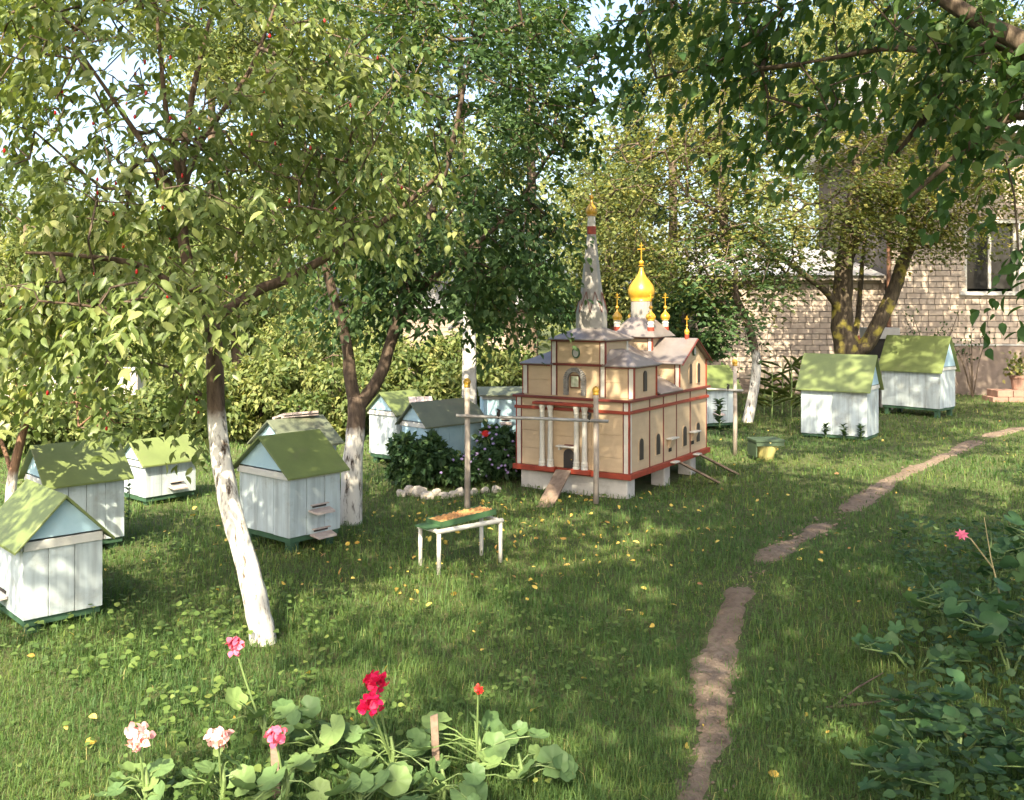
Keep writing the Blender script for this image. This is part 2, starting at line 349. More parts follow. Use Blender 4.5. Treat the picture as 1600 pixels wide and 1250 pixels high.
def sprays(T, centre, k, twig, leaf, droop, rng=RNG, spread=.9, updir=.0):
    """k leaves set alternately along a short twig at each target"""
    n = len(T); out = unit(T - centre + rng.normal(0, .35, (n, 3))); out[:, 2] = out[:, 2] * .5 + updir; out = unit(out)
    s = (np.arange(k) + .5) / k; sd = unit(np.cross(out, [0, 0, 1.]) + 1e-6); sgn = np.where(np.arange(k) % 2, 1., -1.)
    arc = -droop * .5 * twig * s ** 2
    P = T[:, None] - out[:, None] * twig * .35 + out[:, None] * (s * twig)[None, :, None]; P[..., 2] += arc
    P += rng.normal(0, twig * .06, P.shape)
    D = out[:, None] * .45 + sd[:, None] * (sgn * spread)[None, :, None] + rng.normal(0, .3, (n, k, 3)); D[..., 2] -= droop
    Nn = np.array([0, 0, 1.]) + rng.normal(0, .42, (n, k, 3)) + out[:, None] * .25
    L = leaf * rng.uniform(.65, 1.2, (n, k)); tint = np.clip(rng.beta(2, 3, (n, 1)) * .75 + rng.uniform(0, .3, (n, k)), 0, 1)
    return P.reshape(-1, 3), D.reshape(-1, 3), Nn.reshape(-1, 3), L.ravel(), tint.ravel(), np.repeat(np.arange(n), k)
def region(px, py, Y, rx, ry, rY, n, rng=RNG, shell=.45):
    """random points in an ellipsoid of foliage, its extent given where the photograph shows it and at its depth"""
    c = np.array(at(px, py, Y)); r = np.array([rx / F * Y, rY, ry / F * Y]); d = unit(rng.normal(size=(n, 3))); q = (shell + (1 - shell) * rng.random((n, 1)) ** .6)
    return c + d * q * r
def tree(name, label, cat, trunk, limbs, targets, mats, k, twig, leaf, wr, droop, group=None, near=True, seg=.25, r_tip=.0035, rmax=.045, singles=0, single_key=None, single_mat=None, jit=.12, spread=.9, keep=None, nside=12, bud=1.0, outscale=1.0):
    """trunk, limbs: lists of ((points), (radii)); targets: points where leafy twigs end"""
    root = empty(name, trunk[0][0]); org = np.array(trunk[0][0], float); tag(root, label, cat, group)
    paths = [catmull(*trunk)] + [catmull(*l) for l in limbs]
    mb = MB(); off = Vector(org)
    mb.tube([p - off for p in paths[0][0]], paths[0][1], nside, jit=jit); mb.build('trunk', mats[0], root, smooth=True)
    for (pts, rr) in paths[1:]:
        MB().tube([p - off for p in pts], rr, max(nside - 4, 6), jit=jit).build('limb', mats[0], root, smooth=True)
    A, par, base, tips = grow(paths, targets, seg)
    V, Fq = branch_mesh(A, par, base, r_tip, rmax=rmax)
    link('branchwork', npmesh('branchwork', V - org, Fq), mats[1], root)['kind'] = 'stuff'
    cen = targets.mean(0) - np.array([0, 0, .3]); P, D, Nn, L, tint, ids = sprays(targets, cen, k, twig, leaf, droop, spread=spread)
    if bud < 1: m = RNG.random(len(P)) < bud; P, D, Nn, L, tint = P[m], D[m], Nn[m], L[m], tint[m]
    if keep is not None: m = keep(P); P, D, Nn, L, tint = P[m], D[m], Nn[m], L[m], tint[m]
    if singles:
        px, py = project(P); inside = (px > 0) & (px < 1600) & (py > 0) & (py < 1160)
        size = np.where(inside, L / P[:, 1], 0); pick = np.argsort(-size)[:singles]
        leaf_objects(P[pick], D[pick], Nn[pick], L[pick], single_key, single_mat, wr, root, org)
        m = np.ones(len(P), bool); m[pick] = False; P, D, Nn, L, tint = P[m], D[m], Nn[m], L[m], tint[m]
    px, py = project(P); L = np.where((P[:, 1] < .5) | (px < -150) | (px > 1750) | (py < -200), L * outscale, L)  # leaves outside the view enlarged to thicken the shade they cast
    if near:                                                   # full leaf outline where it is near, a plain folded blade elsewhere
        px, py = project(P); m = (P[:, 1] > .5) & (px > -250) & (px < 1850) & (py > -250)
        V, Fc, tt = leaf_geo(P[m] - org, D[m], Nn[m], L[m], wr, tint[m], True); V2, F2, t2_ = leaf_geo(P[~m] - org, D[~m], Nn[~m], L[~m], wr, tint[~m], False)
        Fc = np.concatenate([Fc, F2 + len(V)]); V = np.concatenate([V, V2]); tt = np.concatenate([tt, t2_])
    else: V, Fc, tt = leaf_geo(P - org, D, Nn, L, wr, tint, False)
    me = npmesh('crown', V, Fc, tt)
    if near: me.polygons.foreach_set('use_smooth', [True] * len(me.polygons))
    cr = link('crown', me, mats[2], root); cr['kind'] = 'stuff'
    return root, cen
def clump_tree(name, label, cat, px, py, Y, rx, ry, rY, nleaf, mat, leaf=.09, group=None, trunk_mat=None, clumps=46, wr=.55, lean=0., cone=False, tr=.10, flat=.0):
    """tree or bush further back: trunk, a few limbs, leaves gathered in clumps"""
    c = np.array(at(px, py, Y)); r = np.array([rx / F * Y, rY, ry / F * Y]); gz = g(c[0] + lean, Y)
    org = np.array([c[0] + lean, Y, gz - .05]); root = empty(name, org); tag(root, label, cat, group); rng = RNG
    d = unit(rng.normal(size=(clumps, 3))); q = .35 + .65 * rng.random((clumps, 1)) ** .5; cc = c + d * q * r * .86
    if cone: h = rng.random(clumps); a = rng.random(clumps) * 6.28; rr = (1 - h) * rng.uniform(.5, 1, clumps); cc = c + np.stack([np.cos(a) * rr * r[0], np.sin(a) * rr * r[1], (h * 2 - 1) * r[2]], 1)
    cc[:, 2] = np.maximum(cc[:, 2], gz + .12)
    top = c[2] + r[2] * .3; mb = MB(); fork = max(gz + .25 * (c[2] - gz), c[2] - r[2] * .8)
    p1 = Vector((org[0], Y, fork)); mb.tube(catmull([org, (org[0] + .03, Y, (gz + fork) / 2), p1, (c[0], Y, top)], [tr * 1.2, tr, tr * .8, tr * .25])[0], catmull([org, org, org, org], [tr * 1.2, tr, tr * .8, tr * .25])[1], 8, jit=.15)
    mb.v = [tuple(np.array(v) - org) for v in mb.v]; mb.build('trunk', trunk_mat or M['bark'], root, smooth=True)
    A, par, base, tips = grow([([tuple(p1), (c[0], Y, (fork + top) / 2), (c[0], Y, top)], None)], cc, .5)
    V, Fq = branch_mesh(A, par, base, .012, rmax=tr * .6, n=4); link('branchwork', npmesh('branchwork', V - org, Fq), trunk_mat or M['bark'], root)['kind'] = 'stuff'
    ids = rng.integers(0, clumps, nleaf); cs = r.mean() * rng.uniform(.16, .30, clumps)
    dd = unit(rng.normal(size=(nleaf, 3))); rad = cs[ids][:, None] * rng.random((nleaf, 1)) ** .45
    P = cc[ids] + dd * rad * np.array([1.15, 1.15, .8]); P[:, 2] = np.maximum(P[:, 2], gz + .03)
    D = dd * .6 + rng.normal(0, .5, (nleaf, 3)); D[:, 2] -= .45
    Nn = dd * .7 + np.array([0, 0, .7]) + rng.normal(0, .4, (nleaf, 3)); ct = rng.normal(0, .13, clumps)
    tint = np.clip(rng.beta(2, 2.6, nleaf) * .85 + ct[ids], 0, 1)
    V, Fc, tt = leaf_geo(P - org, D, Nn, leaf * rng.uniform(.6, 1.25, nleaf), wr, tint, False)
    link('crown', npmesh('crown', V, Fc, tt), mat, root)['kind'] = 'stuff'
    return root

# ================================================================== SETTING
PATHPX = [(1085,1330),(1108,1150),(1112,1090),(1117,1040),(1140,970),(1172,905),(1225,855),(1290,818),(1380,762),(1470,713),(1560,680),(1680,648)]
PATHW = [(at(px, py, CAMH * F / (py - HZ)).x, CAMH * F / (py - HZ)) for px, py in PATHPX]
_pp, _ = catmull([(x, y, 0) for x, y in PATHW], [1] * len(PATHW), 14); PATHN = np.array([(p.x, p.y) for p in _pp])
def path_dist(x, y):
    d = np.full(len(x), 9.); p0 = PATHN[:-1]; p1 = PATHN[1:]
    for a, b in zip(p0, p1):
        ab = b - a; t = np.clip(((x - a[0]) * ab[0] + (y - a[1]) * ab[1]) / (ab @ ab), 0, 1)
        d = np.minimum(d, np.hypot(x - a[0] - t * ab[0], y - a[1] - t * ab[1]))
    return d
def vnoise(x, y, s, seed=0):
    a = np.sin(x * s + seed) * np.cos(y * s * 1.13 + 2.1 * seed) + np.sin(x * s * 2.3 + y * s * 1.7 + seed * 3.3) * .6 + np.sin(y * s * 3.9 - x * s * 3.1 + seed) * .35
    return a / 1.95

def soil(name, a, b, c2):
    m, t, p = nodes(name); N = t.nodes.new; L = t.links.new; tc = N('ShaderNodeTexCoord')
    n1 = N('ShaderNodeTexNoise'); n1.inputs['Scale'].default_value = 1.3; n1.inputs['Detail'].default_value = 8; L(tc.outputs['Object'], n1.inputs['Vector'])
    n2 = N('ShaderNodeTexNoise'); n2.inputs['Scale'].default_value = 22; n2.inputs['Detail'].default_value = 8; n2.inputs['Roughness'].default_value = .7; L(tc.outputs['Object'], n2.inputs['Vector'])
    r1 = N('ShaderNodeValToRGB'); r1.color_ramp.elements[0].position = .38; r1.color_ramp.elements[1].position = .62; r1.color_ramp.elements[0].color = col4(a); r1.color_ramp.elements[1].color = col4(b); L(n1.outputs[0], r1.inputs[0])
    r2 = N('ShaderNodeValToRGB'); r2.color_ramp.elements[0].position = .4; r2.color_ramp.elements[1].position = .7; L(n2.outputs[0], r2.inputs[0])
    mx = N('ShaderNodeMix'); mx.data_type = 'RGBA'; L(r2.outputs[0], mx.inputs[0]); L(r1.outputs[0], mx.inputs[6]); mx.inputs[7].default_value = col4(c2)
    L(mx.outputs[2], p.inputs['Base Color']); p.inputs['Roughness'].default_value = .95; p.inputs['Specular IOR Level'].default_value = .1
    bm = N('ShaderNodeBump'); bm.inputs['Strength'].default_value = .9; bm.inputs['Distance'].default_value = .03; L(n2.outputs[0], bm.inputs['Height']); L(bm.outputs[0], p.inputs['Normal']); return m
M['soil'] = soil('lawn_soil', (.06, .085, .028), (.08, .105, .034), (.10, .09, .05))
M['dirt'] = soil('path_dirt', (.20, .15, .11), (.26, .20, .15), (.13, .095, .068))
xs = np.concatenate([np.linspace(-320, -16, 14), np.linspace(-14, 16, 151), np.linspace(18, 320, 14)])
ys = np.concatenate([np.linspace(-160, -3, 10), np.linspace(-2, 24, 131), np.linspace(26, 420, 18)])
X, Y = np.meshgrid(xs, ys); nx, ny = len(xs), len(ys); i = np.arange(nx * ny).reshape(ny, nx)
Fq = np.stack([i[:-1, :-1], i[:-1, 1:], i[1:, 1:], i[1:, :-1]], -1).reshape(-1, 4)
o = link('ground', npmesh('ground', np.stack([X, Y, G(X, Y)], -1).reshape(-1, 3), Fq), M['soil']); tag(o, 'grassy garden ground', kind='structure')
# worn path: strip with a ragged edge lying 6 mm above the soil
V = []; 
for k, (x, y) in enumerate(PATHN):
    d = PATHN[min(k + 1, len(PATHN) - 1)] - PATHN[max(k - 1, 0)]; d /= np.linalg.norm(d); nrm = np.array([-d[1], d[0]])
    hw = .100 + .003 * y + .022 * math.sin(k * .19) + .012 * math.sin(k * .47 + 1)
    for q in np.linspace(-1, 1, 13):
        p = np.array([x, y]) + nrm * hw * q * (1 + .06 * random.uniform(-1, 1)); pn = float(vnoise(np.array([p[0]]), np.array([p[1]]), 2.3, 5.1)[0]); V.append((p[0], p[1], g(p[0], p[1]) + .012 - .026 * q * q - .05 * max(0, pn - .1) + random.uniform(-.006, .006)))
n = len(PATHN); i = np.arange(n * 13).reshape(n, 13); Fq = np.stack([i[:-1, :-1], i[:-1, 1:], i[1:, 1:], i[1:, :-1]], -1).reshape(-1, 4)
tag(link('path', npmesh('path', np.array(V), Fq[:, ::-1]), M['dirt']), 'narrow trodden dirt path through the grass', kind='structure')

# ================================================================== BEEHIVES
def hive(label, loc, ang, A, B, zb, H, rise, ridge='x', roof='roof_green', wall='hive', gable='hive_blue', boards=(), npl=(3, 4), oh=.045, legs=True, leg=.03, group=None, gz=None):
    """A along local x, B along local y; ridge axis x or y; boards: (face, fraction, height, width)"""
    z0 = g(*loc) if gz is None else gz; r = empty('beehive', (loc[0], loc[1], z0), ang); tag(r, label, 'beehive', group or 'painted beehives in the garden')
    a, b = A / 2, B / 2; t = .016; zt = zb + H
    bx('inner_box', M[wall], r, -a + t, a - t, -b + t, b - t, zb + .002, zt - .01)
    for fc in range(4):
        L = A if fc % 2 == 0 else B; n = npl[0] if fc % 2 == 0 else npl[1]; e = [-L / 2 + L * k / n for k in range(n + 1)]
        for k in range(n): e[k] += 0 if k == 0 else random.uniform(-.012, .012)
        for k in range(n):
            u0, u1 = e[k] + .0015, e[k + 1] - .0015; pr = random.uniform(0, .0025); zz = zb + random.uniform(-.003, .003)
            if fc == 0: bx('plank', M[wall], r, u0, u1, -b - pr, -b + t - .001, zz, zt, .0015)
            elif fc == 2: bx('plank', M[wall], r, u0, u1, b - t + .001, b + pr, zz, zt, .0015)
            elif fc == 1: bx('plank', M[wall], r, a - t + .001, a + pr - .004, max(u0, -b + t), min(u1, b - t), zz, zt - .001, .0015)
            else: bx('plank', M[wall], r, -a - pr + .004, -a + t - .001, max(u0, -b + t), min(u1, b - t), zz, zt - .001, .0015)
    f = .012                                                     # frieze boards below the eaves
    te, tg = zt - .004 - f * rise / (b if ridge == 'x' else a), zt + .004     # tops below the eaves / under the gables
    ty, tx = (te, tg) if ridge == 'x' else (tg, te); gx, gy = (f, -.003) if ridge == 'x' else (-.003, f)
    for sg in (-1, 1):
        bx('frieze', M['hive_trim'], r, -a - gx, a + gx, *sorted((sg * (b + .003), sg * (b + f))), zt - .040, ty, .002)
        bx('frieze', M['hive_trim'], r, *sorted((sg * (a + .003), sg * (a + f))), -b - gy + .006 * (ridge == 'x'), b + gy - .006 * (ridge == 'x'), zt - .040, tx, .002)
    h, l = (b, a) if ridge == 'x' else (a, b)                      # half span, half length
    sw = (lambda p: p) if ridge == 'x' else (lambda p: (p[1], p[0], p[2]))
    sl = rise / h
    for s in (-1, 1):
        tri = [(s * (l + .004), -h - .004, zt + .012), (s * (l + .004), h + .004, zt + .012), (s * (l + .004), 0, zt + rise)]
        MB().prism([sw(p) for p in tri], sw((-s * .016, 0, 0))).build('gable', M[gable], r)
        e = h + oh; ze = zt + rise - sl * e; th = .014
        pr_ = [(-(l + oh), 0, zt + rise + .004), (-(l + oh), s * e, ze + .004), (-(l + oh), s * e, ze + .004 + th), (-(l + oh), 0, zt + rise + .004 + th * (1.2))]
        MB().prism([sw(p) for p in pr_], sw((2 * (l + oh), 0, 0))).build('roof_panel', M[roof], r, bevel=.002)
    MB().box(-a + .01, a - .01, -b + .01, b - .01, zb - .035, zb - .002).build('base', M['base_green'], r)
    if legs:
        for sx in (-1, 1):
            for sy in (-1, 1):
                x = sx * (a - .06); y = sy * (b - .06); bx('leg', M['base_green'], r, x - leg, x + leg, y - leg, y + leg, -.06, zb - .03)
    for (fc, fr, hz, wd) in boards:
        u = -A / 2 + A * fr if fc == 'A' else B / 2 - B * fr
        ld = MB()
        if fc == 'A':
            ld.prism([(u - wd / 2, -b - .001, hz - .006), (u + wd / 2, -b - .001, hz - .006), (u + wd * .42, -b - .075, hz - .02), (u - wd * .42, -b - .075, hz - .02)], (0, 0, .012))
            lb = ld.build('landing_board', M['board'], r); bx('entrance_slot', M['dark'], lb, u - wd * .32, u + wd * .32, -b - .0045, -b + .002, hz + .014, hz + .026)
            bx('shelter_strip', M['board'], lb, u - wd * .4, u + wd * .4, -b - .02, -b - .001, hz + .030, hz + .036)
        else:
            ld.prism([(-a - .001, u - wd / 2, hz - .006), (-a - .001, u + wd / 2, hz - .006), (-a - .075, u + wd * .42, hz - .02), (-a - .075, u - wd * .42, hz - .02)], (0, 0, .012))
            lb = ld.build('landing_board', M['board'], r); bx('entrance_slot', M['dark'], lb, -a - .0045, -a + .002, u - wd * .32, u + wd * .32, hz + .014, hz + .026)
    return r
def hive_corner(C, a, A, B):
    """centre and angle of a hive from its nearest bottom corner and the direction of its right-hand face"""
    a = Vector(a).normalized(); bdir = Vector((-a[1], a[0])); c = Vector(C) + a * A / 2 + bdir * B / 2
    return (c.x, c.y), math.atan2(a[1], a[0])
l, r_ = hive_corner((-2.30, 4.52), (.73, .685), .36, .52); near_hive = hive('white hive with blue gable and plain planks, on the grass left of the leaning trunk', l, r_, .37, .52, .07, .365, .19, 'y', npl=(3, 4), boards=[('B', .4, .13, .16)])
l, r_ = hive_corner((-1.385, 5.98), (.652, .758), .40, .545); hive('white hive with two landing boards and sun-flecked green roof between the whitewashed trunks', l, r_, .40, .545, .105, .40, .20, 'x', npl=(3, 3), boards=[('A', .57, .255, .17), ('A', .60, .10, .17)])
l, r_ = hive_corner((-2.83, 5.87), (.72, .69), .46, .42); hive('sunlit white hive with wide pale green roof right behind the blue-gabled hive', l, r_, .46, .42, .08, .40, .19, 'x', npl=(4, 3))
l, r_ = hive_corner((-2.82, 7.37), (.65, .76), .43, .34); hive('low sunlit white hive standing apart on the lawn with one landing board', l, r_, .43, .36, .07, .27, .14, 'x', npl=(3, 3), boards=[('A', .6, .13, .14)])
l, r_ = hive_corner((-1.72, 7.42), (.652, .758), .46, .46); hive('white hive with dull grey-green roof half hidden behind the forked trunk', l, r_, .46, .46, .08, .40, .17, 'x', 'roof_dull')
l, r_ = hive_corner((-.745, 8.38), (.70, .714), .66, .34); hive('pale blue hive with long dark roof beside the flower shrub', l, r_, .66, .34, .09, .42, .16, 'x', 'roof_dull', 'hive_blue', npl=(5, 3))
l, r_ = hive_corner((-1.12, 9.35), (.652, .758), .42, .42); hive('pale blue hive with light green roof behind the long dark-roofed hive', l, r_, .42, .40, .09, .43, .17, 'x', 'roof_green', 'hive', npl=(3, 3))
hive('light blue hive with nearly flat roof behind the concrete post and the model church', (-.09, 9.75), .12, .44, .42, .10, .57, .05, 'x', 'roof_dull', 'hive_blue', npl=(3, 3), boards=[('A', .5, .40, .12)])
hive('white hive with dappled green roof right behind the model church by its rear rail', (2.48, 12.25), .42, .60, .48, .08, .45, .24, 'x', npl=(4, 3), boards=[('A', .5, .2, .15)])
hive('wide white hive standing in the grass without visible legs, nettles at its foot', (3.96, 11.6), -.62, .78, .50, .06, .58, .35, 'x', 'roof_green', npl=(4, 4), oh=.05)
hive('white hive raised on dark green legs in front of the brick wall', (5.86, 13.85), -.82, .84, .52, .13, .57, .42, 'x', 'roof_green', npl=(4, 4), oh=.05)
# slatted lids lying on two roofs
def lid(label, p, ang, L, Wd, n, tilt):
    r = empty('hive_lid', p, ang); tag(r, label, 'hive lid')
    R = Matrix.Rotation(tilt, 4, 'X')
    for k in range(n):
        y0 = -L / 2 + L * k / n; MB().box(y0 + .004, y0 + L / n - .004, -Wd / 2, Wd / 2, 0, .018, R).build('slat', M['board'], r)
    for s in (-1, 1): MB().box(-L / 2, L / 2, s * Wd * .36 - .015, s * Wd * .36 + .015, -.018, -.001, R).build('batten', M['board'], r)
p = at(462, 650, 7.82); lid('weathered slatted lid lying on the dull roof behind the forked trunk', (p.x, p.y, p.z), .72, .32, .2, 4, -.25)
p = at(652, 632, 9.6); lid('weathered slatted lid lying on the light green roof by the concrete post', (p.x, p.y, p.z), .3, .33, .2, 4, .62)

# ================================================================== MODEL CHURCH
FC = Vector((.493, 7.976)); CA = -math.atan2(.53, .848)
church = empty('model_church', (FC.x, FC.y, g(FC.x, FC.y)), CA)
tag(church, 'cream and red miniature church with grey spire and golden onion domes on white blocks', 'model church')
W, D_ = .52, 1.73
def cx(name, mat, *a, bevel=0, parent=None): return bx(name, M[mat], parent or church, *a, bevel=bevel)
def arch_pts(u, z0, w_, h, face, off):
    """outline of an arched opening on a front (y=off) or side (x=off) wall"""
    pts = [(u - w_ / 2, z0), (u + w_ / 2, z0)] + [(u + w_ / 2 * math.cos(t), z0 + h - w_ / 2 + w_ / 2 * math.sin(t)) for t in np.linspace(0, math.pi, 9)]
    return [(p, off, z) if face == 'f' else (off, p, z) for p, z in pts]
# foundations
cx('foundation_block', 'plinth', -W + .015, .50, .02, .17, -.05, .166, bevel=.008)
for y in (.80, 1.42): cx('foundation_block', 'plinth', .36, .49, y, y + .13, -.05, .166, bevel=.008); cx('foundation_block', 'plinth', -.49, -.36, y, y + .13, -.05, .166, bevel=.008)
# red base boards
cx('base_band', 'red', -W - .035, W + .035, -.035, .0, .167, .213, bevel=.003)
cx('base_band', 'red', W + .001, W + .033, .001, D_, .168, .214, bevel=.003); cx('base_band', 'red', -W - .033, -W - .001, .001, D_, .168, .214, bevel=.003)
cx('base_band', 'red', -W - .034, W + .034, D_ + .001, D_ + .03, .1685, .2135)
cx('lower_storey', 'cream', -W, W, .001, D_, .169, .79)
# front boards
for (x0, x1) in ((-.483, -.275), (-.272, .187), (.19, .483)):
    zs = [.216, .36 + random.uniform(-.03, .03), .50 + random.uniform(-.03, .03), .69]
    for k in range(3): cx('board', 'cream', x0, x1, -.007 - .002 * random.random(), 0, zs[k] + .0012, zs[k + 1] - .0012, bevel=.0012)
for (x0, x1) in ((-.483, .483),): cx('board', 'cream', x0, x1, -.0065, 0, .716, .783)
# side boards between the strips
bays = [.0, .40, .69, .98, 1.31, D_]
for s in (1, -1):
    for k in range(5):
        a, b = bays[k] + (.046 if k == 0 else .007), bays[k + 1] - .007; q = .006 + .002 * random.random()
        for (z0, z1) in ((.216, .69), (.716, .783)): cx('board', 'cream', *sorted((s * W, s * (W + q))), a, b, z0, z1, bevel=.0012)
        if k: cx('cover_strip', 'darkred', *sorted((s * W, s * (W + .011))), bays[k] - .006, bays[k] + .006, .214, .785)
    cx('cover_strip', 'darkred', *sorted((s * W, s * (W + .011))), D_ - .012, D_ - .001, .214, .785)
# corner pilasters
for s in (-1, 1):
    cx('pilaster', 'white', *sorted((s * .485, s * (W + .003))), -.013, 0, .2145, .783, bevel=.002); cx('cover_strip', 'darkred', *sorted((s * .475, s * .484)), -.012, 0, .2145, .783)
    cx('cover_strip', 'red', *sorted((s * (W + .0035), s * (W + .014))), -.014, .010, .2145, .783); cx('pilaster', 'white', *sorted((s * W, s * (W + .010))), .011, .043, .2145, .783, bevel=.002)
# cornices
for (z0, z1, q, mt) in ((.69, .7155, .024, 'red'), (.785, .806, .036, 'darkred')):
    cx('cornice', mt, -W - q, W + q, -q, -.001, z0, z1, bevel=.002); cx('cornice', mt, -W - q + .001, W + q - .001, D_ + .001, D_ + q, z0, z1)
    for s in (-1, 1): cx('cornice', mt, *sorted((s * (W + .001), s * (W + q - .0005))), 0, D_, z0 + .0005, z1 - .0005, bevel=.002)
# porch: platforms, columns, entablature
for (x0, x1) in ((-.295, -.115), (.03, .207)): cx('column_platform', 'red', x0, x1, -.092, -.036, .185, .224, bevel=.003)
cx('entablature', 'red', -.325, .235, -.095, -.0155, .738, .762, bevel=.004)
prof = [(.030, 0), (.030, .014), (.026, .018), (.029, .026), (.029, .036), (.025, .040), (.027, .048), (.027, .056), (.0225, .062), (.021, .25), (.0195, .445), (.023, .450), (.023, .458), (.020, .463), (.026, .49), (.029, .494), (.029, .5135)]
for x in (-.244, -.166, .081, .156): MB().lathe(prof, 16, (x, -.062, .2245)).build('column', M['white'], church, smooth=False)
d = MB().prism(arch_pts(-.018, .2155, .095, .16, 'f', -.0165), (0, .008, 0)).build('door', M['door'], church)
cx('handle', 'gold', .008, .014, -.022, -.0165, .285, .293, parent=d)
fr = MB()
for s in (-1, 1): fr.box(-.018 + s * .054 - .006, -.018 + s * .054 + .006, -.015, -.008, .2155, .33)
fr.build('door_frame', M['cream'], church)
l1 = cx('landing_ledge', 'white', -.11, .075, -.075, -.0085, .392, .405, bevel=.002); cx('entrance_slot', 'darkred', -.05, .05, -.03, -.009, .4055, .412, parent=l1)
for (x0, x1) in ((-.10, -.085), (.05, .065)): cx('bracket', 'white', x0, x1, -.05, -.009, .365, .3915)
# side windows and entrance ledges
for s in (1, -1):
    for v in (.222, .567, 1.168, 1.494):
        wv = MB().prism(arch_pts(v, .30, .072, .175, 's', s * (W + .0175)), (-s * .010, 0, 0)).build('window', M['door'], church)
        MB().prism(arch_pts(v, .292, .092, .193, 's', s * (W + .012)), (-s * .008, 0, 0)).build('window_frame', M['cream'], wv)
    for v in (.83, 1.36):
        lg = cx('landing_ledge', 'white', *sorted((s * (W + .009), s * (W + .065))), v - .085, v + .085, .402, .414, bevel=.002)
        hb = MB().prism([(s * (W + .009), v - .05, .402), (s * (W + .05), v - .05, .402), (s * (W + .02), v - .05, .325), (s * (W + .009), v - .05, .325)], (0, .10, 0)).build('entrance_hood', M['cream'], church)
        cx('entrance_slot', 'dark', *sorted((s * (W + .0095), s * (W + .014))), v - .03, v + .03, .29, .322, parent=hb)
        cx('landing_ledge', 'white', *sorted((s * (W + .034), s * (W + .085))), v - .05, v + .05, .198, .209)
def ramp(p0, p1, wd):
    p0 = Vector(p0); p1 = Vector(p1); d = p1 - p0; sd = Vector((-d.y, d.x, 0)).normalized() * wd / 2; up = sd.cross(d).normalized() * .016
    if up.z < 0: up = -up
    MB().prism([p0 - sd, p0 + sd, p1 + sd, p1 - sd], up).build('ramp', M['plank'], church, bevel=.002)
ramp((-.02, -.096, .20), (.10, -.62, -.005), .13); ramp((.60, .86, .192), (.84, 1.17, -.01), .085); ramp((.60, 1.36, .192), (.84, 1.68, -.01), .075)
# upper front storey (narthex)
cx('upper_storey', 'cream', -W + .002, W - .002, .10, .56, .79, 1.062)
TX0, TX1 = -.215, .245
for (x0, x1) in ((-W + .042, TX0 - .02), (TX1 + .02, W - .042)):
    for (z0, z1) in ((.808, .93), (.933, 1.055)): cx('board', 'cream', x0, x1, .093, .0995, z0, z1, bevel=.0012)
for s in (-1, 1):
    cx('pilaster', 'white', *sorted((s * (W - .038), s * (W + .001))), .086, .0995, .8065, 1.056, bevel=.002); cx('cover_strip', 'darkred', *sorted((s * (W - .047), s * (W - .039))), .0865, .0995, .8065, 1.056)
    cx('cover_strip', 'red', *sorted((s * (W + .0015), s * (W + .010))), .087, .11, .8065, 1.056); cx('cover_strip', 'red', *sorted((s * (W - .002), s * (W + .009))), .546, .559, .8065, 1.056)
    wv = MB().prism(arch_pts(.32, .855, .06, .17, 's', s * (W + .008)), (-s * .009, 0, 0)).build('window', M['door'], church)
# tower
cx('tower', 'cream', TX0, TX1, .0985, .57, 1.0625, 1.272)
for x in (TX0, TX1):
    q = -1 if x < 0 else 1
    cx('pilaster', 'white', x - .019, x + .019, .084, .098, .8065, 1.262, bevel=.002)
    for e in (-1, 1): cx('cover_strip', 'darkred', x + e * .0235 - .004, x + e * .0235 + .004, .0845, .098, .8065, 1.262)
    cx('pilaster', 'white', *sorted((x, x + q * .010)), .535, .565, 1.07, 1.262); cx('cover_strip', 'red', *sorted((x + q * .0195, x + q * .026)), .086, .11, 1.075, 1.262)
cx('tower_board', 'cream', TX0 + .03, TX1 - .03, .092, .0975, 1.085, 1.258)
cx('cornice', 'darkred', TX0 - .03, TX1 + .03, .074, .0835, 1.060, 1.080, bevel=.002)
cx('eave_strip', 'darkred', TX0 - .024, TX1 + .024, .07, .60, 1.263, 1.277)
# niche with stone arch and framed picture
nx0 = -.012; ar = MB()
for k in range(17):
    t = math.pi * k / 16; c0 = Vector((nx0 + .083 * math.cos(t), 0, .945 + .083 * math.sin(t))); mx = Matrix.Translation((c0.x, .079, c0.z)) @ Matrix.Rotation(-t, 4, 'Y')
    ar.box(-.019, .019, -.014, .018, -.0065, .0065, mx)
for s in (-1, 1):
    for k in range(8): z = .815 + k * .0165; ar.box(nx0 + s * .083 - .019, nx0 + s * .083 + .019, .065 + .004 * (k % 2), .0975, z, z + .0135)
ar.build('arch_surround', M['stone'], church)
pf = cx('picture_frame', 'frame', nx0 - .046, nx0 + .046, .083, .0975, .872, .985, bevel=.002); cx('picture', 'icon', nx0 - .034, nx0 + .034, .081, .0828, .884, .973, parent=pf)
def round_win(cpos, rx, rz, face, s=1):
    ob = MB(); inn = MB(); n = 18
    o1 = [(math.cos(2 * math.pi * k / n), math.sin(2 * math.pi * k / n)) for k in range(n)]
    P = (lambda u, z, d: (cpos[0] + u, cpos[1] - d, cpos[2] + z)) if face == 'f' else (lambda u, z, d: (cpos[0] + s * d, cpos[1] + u, cpos[2] + z))
    ring = [P(a * rx, b * rz, 0) for a, b in o1]; ex = Vector(P(0, 0, .012)) - Vector(P(0, 0, 0)); ob.prism(ring, ex)
    w_ = ob.build('round_window', M['base_green'], church)
    inn.prism([P(a * rx * .72, b * rz * .76, .0121) for a, b in o1], ex * .15); inn.build('pane', M['sheet'], w_)
round_win((nx0 + .01, .0915, 1.17), .036, .046, 'f'); round_win((W + .004, 1.41, 1.145), .032, .042, 's')
